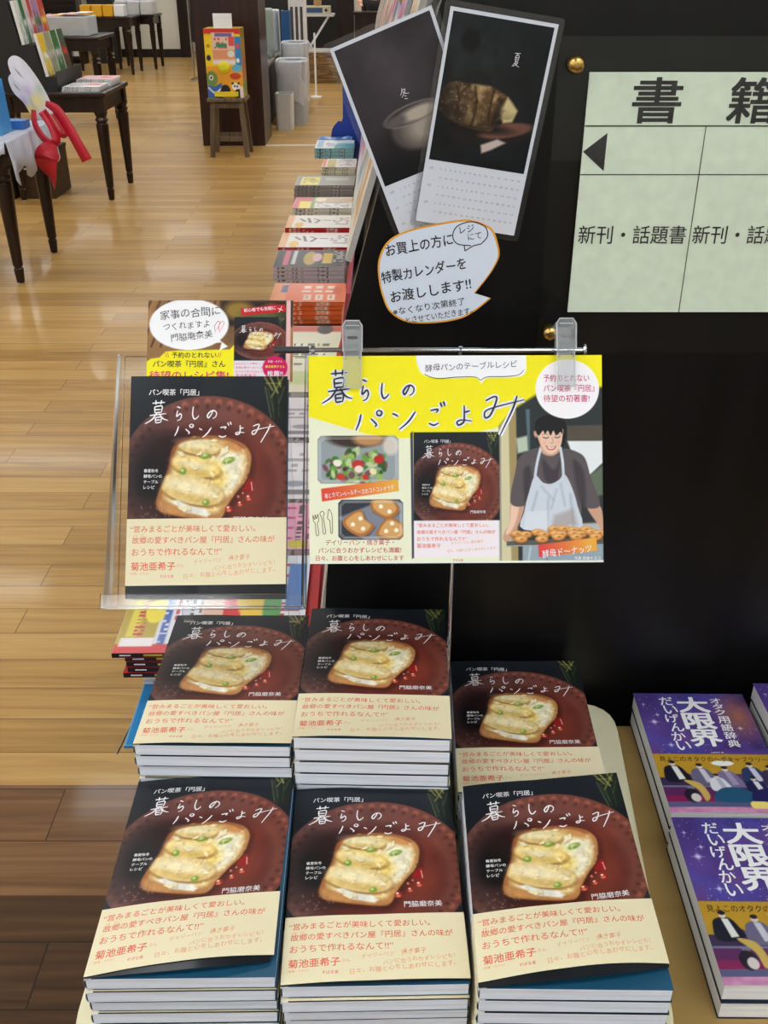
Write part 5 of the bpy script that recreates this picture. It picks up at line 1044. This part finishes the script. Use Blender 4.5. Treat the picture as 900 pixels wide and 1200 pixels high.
# ------------------------------------------------------------------ book cases along the walls
def bookcase(label, w, d, h, loc, rotz, rows, seed, grp, fill=3):
    t = thing('bookcase', label, 'bookcase', loc, (0, 0, rotz))
    b = MB(); b.box(0, 0, 0, .03, d, h); b.box(w - .03, 0, 0, w, d, h); b.box(.031, d - .02, 0, w - .031, d, h); b.build('carcass', DARKWOOD, t)
    rs = random.Random(seed); M = Matrix.Translation(loc) @ Matrix.Rotation(rotz, 4, 'Z'); protos = {}; k = 0
    for r in range(rows):
        zz = .12 + r * (h - .15) / rows
        b = MB(); b.box(.031, .005, zz - .025, w - .031, d - .021, zz); b.build('shelf_board', DARKWOOD, t)
    for r in range(fill):
        zz = .12 + r * (h - .15) / rows; x = .04; i = 0
        while x < w - .09:
            q = rs.randrange(10); bw = (.03, .045, .025, .055, .035)[q % 5]; bh = min((.2, .24, .22, .26, .19)[q // 2], (h - .15) / rows - .05); cq = PALS[(q * 5) % 12][0]
            key = (q, round(bh, 3))
            if key not in protos:
                b = MB(); b.box(0, .0, 0, bw - .002, .0015, bh, 0); b.box(0, .0016, 0, .0012, .15, bh, 0); b.box(bw - .0032, .0016, 0, bw - .002, .15, bh, 0); b.box(.0013, .0017, .002, bw - .0033, .148, bh - .003, 1); b.box(.004, -.0006, bh * .55, bw - .006, -.0001, bh * .9, 2)
                o = protos[key] = b.build('book', [inkm(cq), PAGESW, inkm(PALS[(q * 5 + 4) % 12][1])])
            else: o = protos[key].copy(); COL.objects.link(o)
            o.location = M @ Vector((x, .03, zz + .001)); o.rotation_euler = (0, 0, rotz)
            tag(o, 'upright %s book packed on a shelf of the %s' % (CNAME[(q * 5) % 12], grp), 'book', 'books on the ' + grp); x += bw; i += 1; k += 1
    return t
bookcase('tall dark bookcase against the far wall left of the pale partition', 1.55, .35, 2.0, (-6.4, 17.6, 0), 0, 5, 3, 'far dark bookcase', 2)
bookcase('dark bookcase at the left edge beyond the nearest table', 1.9, .32, 1.9, (-3.98, 8.4, 0), R(90), 5, 5, 'left edge bookcase', 3)
t = thing('notice_stand', 'black stand with white notice behind the yellow packets', 'stand', (-4.72, 17.75, 0)); b = MB(); b.box(0, 0, 0, .4, .3, 1.5); b.build('cabinet', BLK2, t, bevel=.01)
b = MB(); b.prism([(.1, 1.0), (.28, .95), (.32, 1.2), (.12, 1.25)], -.004, -.001, 'xz'); b.build('notice', PAPER, t)
t = thing('clothes_rack', 'dark hanging coats on a rack left of the brown pillar', 'rack', (-2.66, 15.2, 0))
b = MB(); b.tube([(0, 0, 0), (0, 0, 1.6)], .015); b.tube([(.55, 0, 0), (.55, 0, 1.6)], .015); b.tube([(0, 0, 1.58), (.55, 0, 1.58)], .014); b.box(-.03, -.2, 0, .03, .2, .03); b.box(.52, -.2, 0, .58, .2, .03); b.build('frame', CHROME, t)
for k in range(3):
    b = MB(); b.prism([(-.02, .5), (.09, .5), (.075, 1.42), (.045, 1.56), (.02, 1.56), (-.005, 1.42)], -.18, .18, 'xz'); o = b.build('coat', mat('dark_coat', (22, 22, 28), .8), t, (.06 + .14 * k, 0, 0), bevel=.02)

# ------------------------------------------------------------------ toy dispenser on its stool, by the pillar
STO = mat_wood('grey_stool_wood', (84, 70, 54), (122, 104, 82), .6, 'z')
t = thing('wooden_stool', 'weathered wooden stool carrying the colourful dispenser box', 'stool', (-1.335, 9.2, 0))
b = MB(); b.box(-.165, -.15, .445, .165, .15, .475); b.build('seat', STO, t, bevel=.006)
for sx in (-1, 1):
    for sy in (-1, 1):
        b = MB(); b.bar((sx * .12, sy * .11, .444), (sx * .15, sy * .135, 0), .038, .038); b.build('leg', STO, t)
b = MB(); b.box(-.115, -.137, .13, .115, -.115, .165); b.box(-.115, .115, .13, .115, .137, .165); b.box(-.105, -.123, .395, .105, -.1, .435); b.box(-.105, .1, .395, .105, .123, .435); pass
for a in ((-.115, -.137, .13, .115, -.115, .165), (-.115, .115, .13, .115, .137, .165), (-.105, -.123, .395, .105, -.1, .435), (-.105, .1, .395, .105, .123, .435)):
    b = MB(); b.box(*a); b.build('stretcher', STO, t)
t = thing('toy_dispenser', 'colourful box dispenser with yellow dial and white notice on the stool', 'dispenser', (-1.335, 9.2, .4757))
b = MB(); b.box(-.15, -.12, 0, .15, .13, .53); b.build('body', inkm((200, 170, 60)), t, bevel=.004)
dc = Cv(300, 530, 70, 120, (244, 206, 40)); dc.rect(0, 0, 300, 40, (214, 60, 50)); dc.rect(60, 30, 250, 270, (236, 206, 180)); dc.rect(90, 34, 230, 60, (120, 110, 170)); dc.smudge_text(80, 70, 190, 150, (216, 80, 90), 16, 3); dc.rect(95, 110, 185, 140, (70, 150, 110)); dc.rect(200, 60, 248, 130, (226, 90, 80)); dc.rect(65, 160, 250, 230, (230, 160, 120)); dc.ell(215, 190, 30, 26, (236, 236, 230)); dc.rect(60, 240, 250, 268, (244, 226, 230))
dc.rect(250, 60, 300, 280, (60, 140, 206)); dc.ell(275, 130, 16, 22, (226, 90, 90)); dc.ell(270, 240, 14, 18, (250, 250, 250)); dc.rect(0, 60, 60, 300, (248, 216, 40)); dc.ell(30, 130, 16, 14, (200, 150, 40)); dc.ell(28, 220, 18, 22, (40, 60, 90)); dc.rect(0, 285, 300, 530, (240, 170, 50)); dc.ell(40, 380, 50, 60, (120, 150, 80)); dc.ell(36, 372, 18, 20, (250, 250, 250)); dc.ell(36, 372, 9, 10, (30, 40, 60)); dc.poly([(0, 430), (60, 440), (120, 410), (130, 530), (0, 530)], (60, 110, 190)); dc.line(smooth([(10, 450), (60, 490), (120, 450)], 5), 14, (236, 240, 236)); dc.ell(255, 300, 40, 30, (110, 190, 226)); dc.ell(240, 360, 46, 26, (210, 80, 50)); dc.ell(150, 470, 40, 44, (40, 36, 40)); dc.ell(238, 440, 34, 30, (250, 250, 248)); dc.ell(228, 438, 7, 8, (30, 30, 34)); dc.ell(250, 440, 7, 8, (30, 30, 34)); dc.ell(212, 416, 10, 9, (30, 30, 34)); dc.ell(262, 416, 10, 9, (30, 30, 34)); dc.ell(256, 500, 34, 40, (34, 32, 36)); dc.rect(270, 440, 300, 530, (236, 226, 220))
b = MB(); s = Sheet(b, lambda u, v, h: np.stack([-.15 + u * .001, np.full(len(u), -.1206), .53 - v * .001], 1)); s.raster(dc, 0, 0, 300, 530, 0, 0); b.build('printed_front', PRINT, t)
sc2 = Cv(250, 530, 20, 40, (190, 160, 90)); sc2.rect(0, 0, 250, 80, (150, 130, 60)); sc2.ell(120, 300, 80, 100, (206, 120, 110), soft=20); sc2.rect(0, 420, 250, 480, (110, 160, 90))
b = MB(); s = Sheet(b, lambda u, v, h: np.stack([np.full(len(u), .1506), -.12 + u * .001, .53 - v * .001], 1)); s.raster(sc2, 0, 0, 250, 530, 0, 0); b.build('printed_side', PRINT, t)
b = MB(); b.lathe([(.045, 0), (.045, .012), (.03, .018), (.028, .026), (.001, .028)], (0, 0, 0), 20, 0, 'z'); b.build('dial', inkm((236, 230, 40)), t, (.0, -.121, .24), (R(90), 0, 0))
b = MB(); b.box(-.095, -.135, .012, .105, -.1215, .05); b.build('name_bar', inkm((240, 216, 40)), t)
b = MB(); b.box(-.07, -.08, .5305, .085, -.077, .64); b.build('notice', PAPER, t)

# ------------------------------------------------------------------ behind the pillar: counter, bins, machines
GRY = mat('grey_plastic', (176, 178, 184), .5); LGT = mat('light_plastic', (206, 206, 208), .45); DGY = mat('dark_grey_panel', (74, 66, 64), .5)
t = thing('service_counter', 'low dark counter behind the brown pillar, stacked with papers', 'counter', (-1.62, 10.35, 0))
b = MB(); b.box(0, 0, .06, .46, 2.2, .56); b.build('body', DGY, t, bevel=.004)
b = MB(); b.box(-.01, -.01, .561, .465, 2.21, .59); b.build('worktop', mat('counter_top', (150, 140, 132), .5), t)
b = MB(); b.box(0.02, .02, 0, .44, 2.18, .059); b.build('plinth', BLK2, t)
for k, (x, y, w, d, q, lab) in enumerate(((-1.41, 10.4, .24, .3, (214, 210, 196), 'loose white papers at the near end of the counter'), (-1.4, 10.75, .22, .26, (206, 186, 120), 'yellowish papers behind the white ones on the counter'))):
    b = MB(); b.box(0, 0, 0, w, d, .012); b.box(.01, .01, .0121, w - .02, d + .01, .02); o = b.build('paper_stack', inkm(q), None, (x, y, .5905)); tag(o, lab, 'papers')
t = thing('small_machine', 'pale green office machine on the counter beside the blue binder', 'machine', (-1.535, 11.4, .5905))
b = MB(); b.box(0, 0, 0, .36, .4, .46); b.build('body', mat('pale_green_plastic', (150, 166, 160), .5), t, bevel=.02); b = MB(); b.box(.05, -.006, .33, .3, -.001, .42); b.build('panel', DGY, t); b = MB(); b.box(.03, -.06, .05, .33, -.001, .07); b.build('tray', LGT, t)
t = thing('carton', 'small beige carton in front of the pale green machine', 'box', (-1.5, 11.05, .5905)); b = MB(); b.box(0, 0, 0, .24, .22, .17); b.build('body', mat('kraft_card', (186, 160, 126), .7), t, bevel=.003); b = MB(); b.box(.09, -.0005, .0, .13, .2205, .1712); b.build('tape', mat('tape_tan', (206, 184, 148), .4), t)
t = thing('side_cabinet', 'low grey cabinet under the blue binder behind the bins', 'cabinet', (-1.145, 12.02, 0)); b = MB(); b.box(0, 0, .04, .24, .5, .56); b.build('body', DGY, t, bevel=.004); b = MB(); b.box(-.008, -.008, .5605, .248, .508, .59); b.build('worktop', LGT, t); b = MB(); b.box(.02, .02, 0, .22, .48, .0395); b.build('plinth', BLK2, t)
t = thing('binder', 'tall blue binder standing on the low cabinet behind the bins', 'binder', (-1.12, 12.05, .5905)); b = MB(); b.box(0, 0, 0, .09, .006, .42); b.box(0, .0061, 0, .004, .27, .42); b.box(.086, .0061, 0, .09, .27, .42); b.build('cover', mat('binder_blue', (38, 84, 136), .5), t); b = MB(); b.box(.0045, .0065, .01, .0855, .26, .41); b.build('pages', PAPER, t); b = MB(); b.box(.02, -.0008, .03, .07, -.0001, .09); b.build('label_tag', PAPER, t)
def bin_(label, x, y, w, d, h, m, bag, rim=True):
    t = thing('waste_bin', label, 'bin', (x, y, 0)); k = .9
    b = MB(); P0 = rrect(-w / 2 * k, -d / 2 * k, w / 2 * k, d / 2 * k, .03); P1 = rrect(-w / 2, -d / 2, w / 2, d / 2, .035); n = len(P0)
    Pi = rrect(-w / 2 + .012, -d / 2 + .012, w / 2 - .012, d / 2 - .012, .03)
    b.add([(*p, 0) for p in P0] + [(*p, h) for p in P1] + [(*p, h) for p in Pi] + [(p[0] * k, p[1] * k, .02) for p in Pi], [tuple(range(n))[::-1], tuple(range(3 * n, 4 * n))] + [(q * n + i, q * n + (i + 1) % n, (q + 1) * n + (i + 1) % n, (q + 1) * n + i) for q in range(3) for i in range(n)], 0); b.build('shell', m, t)
    if bag:
        b = MB(); nn = 40; rows = []
        for q, (ex, zz) in enumerate(((-.02, h - .06), (-.006, h + .002), (.006, h + .012), (.014, h - .01), (.012, h * .8), (.02, h * .55), (.014, h * .36))):
            for i in range(nn):
                a = 2 * math.pi * i / nn; cxx = math.copysign(abs(math.cos(a)) ** .45, math.cos(a)); cyy = math.copysign(abs(math.sin(a)) ** .45, math.sin(a)); wv = 1 + (.02 * math.sin(i * 2.1 + q) if q > 2 else 0); kk = k + (1 - k) * min(zz / h, 1)
                rows.append(((w / 2 * kk + ex) * cxx * wv, (d / 2 * kk + ex) * cyy * wv, zz + (.03 * math.sin(i * .7) if q == 6 else 0)))
        b.add(rows, [(q * nn + i, q * nn + (i + 1) % nn, (q + 1) * nn + (i + 1) % nn, (q + 1) * nn + i) for q in range(6) for i in range(nn)], 0); b.build('bin_liner', mat('bin_liner', (196, 198, 204), .35, var=.05), t, smooth=True)
    return t
bin_('small pale grey waste bin, nearest by the counter end', -.99, 10.68, .18, .2, .34, LGT, False)
bin_('tall grey waste bin with a translucent liner', -.94, 11.12, .30, .40, .6, GRY, True)
bin_('second lined waste bin behind the tall grey one', -.955, 11.75, .26, .36, .72, GRY, True)
t = thing('tower_fan', 'white tower machine with dark vertical slots behind the bins', 'machine', (-1.0, 12.9, 0))
b = MB(); b.prism(rrect(-.1, -.11, .1, .11, .04), .0, 1.32); b.build('body', mat('white_plastic', (226, 226, 228), .4), t)
for k in range(3):
    b = MB(); b.box(-.075 + .055 * k, -.113, .55, -.045 + .055 * k, -.1105, 1.02); b.build('slot', DGY, t)
b = MB(); b.lathe([(.001, 1.321), (.085, 1.321), (.08, 1.335), (.001, 1.337)], (0, 0, 0), 20); b.build('cap', LGT, t)
t = thing('white_stand', 'thin white pole stand with round foot right of the bins', 'stand', (-.84, 13.3, 0)); b = MB(); b.tube([(0, 0, .02), (0, 0, .72)], .012); b.build('pole', PAPER, t); b = MB(); b.lathe([(.07, 0), (.07, .012), (.012, .022)], (0, 0, 0), 20); b.build('foot', PAPER, t)
t = thing('folding_desk', 'white folding desk with crossed legs before the dark far cabinet', 'desk', (-1.41, 15.3, 0))
b = MB(); b.box(0, 0, .80, .72, .5, .825); b.build('desktop', LGT, t, bevel=.004)
for y in (.05, .45):
    b = MB(); b.bar((.08, y, .799), (.64, y, 0.01), .025, .02); b.build('leg', PAPER, t); b = MB(); b.bar((.64, y + .022, .799), (.08, y + .022, .01), .025, .02); b.build('leg', PAPER, t)
t = thing('card_reader', 'beige box with dark blue window on the folding desk', 'machine', (-1.1, 15.4, .8255)); b = MB(); b.box(0, 0, 0, .36, .25, .1); b.build('body', mat('beige_plastic', (196, 184, 156), .5), t, bevel=.008); b = MB(); b.box(.03, -.004, .02, .25, -.001, .08); b.build('window', inkm((50, 80, 116)), t); b = MB(); b.lathe([(.02, 0), (.02, .01), (.001, .012)], (0, 0, 0), 14, 0, 'z'); b.build('knob', BLK2, t, (.3, -.001, .05), (R(90), 0, 0))
b = MB(); b.lathe([(.05, 0), (.055, .05), (.04, .14), (.05, .17), (.001, .172)], (-.92, 15.5, .9262), 18); o = b.build('jar', mat('tan_jar', (176, 140, 96), .5)); tag(o, 'tan jar standing on the beige box', 'jar')
t = thing('storage_cabinet', 'black cabinet against the wall behind the folding desk', 'cabinet', (-2.2, 16.6, 0)); b = MB(); b.box(0, 0, 0, 1.7, .5, 1.2); b.build('body', BLK2, t, bevel=.006); b = MB(); b.box(.02, -.02, .06, .84, -.001, 1.15); b.build('door', mat('black_door', (26, 25, 27), .4), t); b = MB(); b.box(.86, -.02, .06, 1.68, -.001, 1.15); b.build('door', mat('black_door', (26, 25, 27), .4), t)
WK = mat_wood('wicker', (110, 84, 52), (160, 128, 86), .7, 'x', 2.0, lo=.4, hi=.6)
t = thing('wicker_chest', 'brown wicker chest on the floor beneath the folding desk', 'chest', (-1.06, 14.85, 0)); b = MB()
for k in range(11): b.box(-.0 - .004 * (k % 2), -.004 * (k % 2), .035 * k, .44 + .004 * (k % 2), .4, .035 * k + .033)
b.build('woven_body', WK, t, bevel=.006); b = MB(); b.box(-.012, -.012, .386, .452, .41, .41); b.build('lid', LGT, t); b = MB(); b.box(.1, -.008, .33, .16, -.0045, .345); b.box(.28, -.008, .33, .34, -.0045, .345); b.build('handle_slot', BLK2, t)
b = MB(); s = Sheet(b, lambda u, v, h: np.stack([u, h, v], 1)); b.box(-1.075, 9.63, 1.235, -.99, 9.633, 1.56); b.box(-1.089, 9.64, 1.30, -1.08, 9.66, 1.4)
o = b.build('hanging_notice', PAPER); tag(o, 'plain white notice sheet fixed at the pillar corner', 'notice')
# white shop items beyond the counter
for k, (x, y, zz, w, h, q, lab) in enumerate(((-1.6, 12.2, .5905, .28, .3, (40, 38, 42), 'black office bag at the far end of the counter'), (-1.28, 12.24, .5905,   .11, .42, (206, 208, 212), 'white file box by the black bag on the counter'), )):
    b = MB(); b.prism(rrect(0, 0, w, .25, .04), 0, h); o = b.build(('bag', 'file_box')[k], mat('item_%d' % k, q, .5), None, (x, y, zz), bevel=.015); tag(o, lab, ('bag', 'box')[k])

# shop assistant glimpsed at the far end, behind the calendar sheets
def skin_body(name, V, E, Rr, m, parent, root=0, lv=2):
    me = bpy.data.meshes.new(name); me.from_pydata(V, E, []); me.materials.append(m); o = bpy.data.objects.new(name, me); COL.objects.link(o); o.parent = parent
    md = o.modifiers.new('skin', 'SKIN'); md.use_smooth_shade = True; sv = me.skin_vertices[0].data
    for i, r in enumerate(Rr): sv[i].radius = (r, r) if not hasattr(r, '__len__') else r; sv[i].use_root = i == root
    o.modifiers.new('sub', 'SUBSURF').render_levels = lv; return o
pt = thing('person', 'person in white top and black trousers leaning at the far counter', 'person', (-.12, 15.2, 0))
V = [(0, 0, .98), (0, 0, 1.2), (0, .0, 1.4), (0, 0, 1.5), (0, -.02, 1.62), (-.1, 0, .93), (-.11, -.01, .52), (-.11, .01, .09), (-.11, -.12, .035), (.1, 0, .93), (.11, -.01, .52), (.11, .01, .09), (.11, -.12, .035), (-.18, 0, 1.41), (-.24, -.06, 1.14), (-.2, -.26, 1.0), (-.19, -.34, .98), (.18, 0, 1.41), (.23, .02, 1.14), (.2, -.12, .95), (.19, -.18, .92)]
E = [(0, 1), (1, 2), (2, 3), (3, 4), (0, 5), (5, 6), (6, 7), (7, 8), (0, 9), (9, 10), (10, 11), (11, 12), (2, 13), (13, 14), (14, 15), (15, 16), (2, 17), (17, 18), (18, 19), (19, 20)]
skin_body('body', V, E, [(.14, .1), (.13, .09), (.14, .09), .05, (.085, .1), .09, .06, .045, .035, .09, .06, .045, .035, .06, .045, .035, .03, .06, .045, .035, .03], mat('skin', (226, 176, 152), .6), pt)
skin_body('trousers', [V[i] for i in (0, 5, 6, 7, 9, 10, 11)] , [(0, 1), (1, 2), (2, 3), (0, 4), (4, 5), (5, 6)], [(.155, .12), .105, .075, .06, .105, .075, .06], mat('black_cloth', (20, 20, 24), .8), pt)
skin_body('shirt', [(0, 0, 1.0), V[1], V[2], (0, 0, 1.47), V[13], V[14], (-.205, -.22, 1.02), V[17], V[18], (.205, -.08, .99)], [(0, 1), (1, 2), (2, 3), (2, 4), (4, 5), (5, 6), (2, 7), (7, 8), (8, 9)], [(.165, .125), (.145, .105), (.155, .105), .06, .075, .06, .052, .075, .06, .052], mat('white_shirt', (232, 232, 236), .7), pt)
skin_body('hair', [(0, .01, 1.70), (0, .05, 1.62), (0, .05, 1.52)], [(0, 1), (1, 2)], [(.09, .1), (.1, .08), (.06, .04)], mat('dark_hair', (24, 20, 20), .6), pt)
for sx, px in ((-1, V[16]), (1, V[20])):
    for k in range(5):
        d = Vector(((k - 2) * .016 * 1, -.07 + .006 * abs(k - 2), -.02)) if k else Vector((-sx * -.045, -.03, .0)); p = Vector(px)
        skin_body('finger', [tuple(p), tuple(p + d * .55), tuple(p + d + Vector((0, 0, -.012)))], [(0, 1), (1, 2)], [.011, .009, .007], mat('skin', (226, 176, 152), .6), pt, lv=1)
# rear counter in front of the assistant
t = thing('rear_counter', 'dark counter under the hands of the far assistant', 'counter', (-.38, 14.3, 0)); b = MB(); b.box(0, 0, 0, 1.6, .32, .87); b.build('body', DARKWOOD, t); b = MB(); b.box(-.02, -.02, .8705, 1.62, .34, .9); b.build('worktop', DARKWOOD, t)
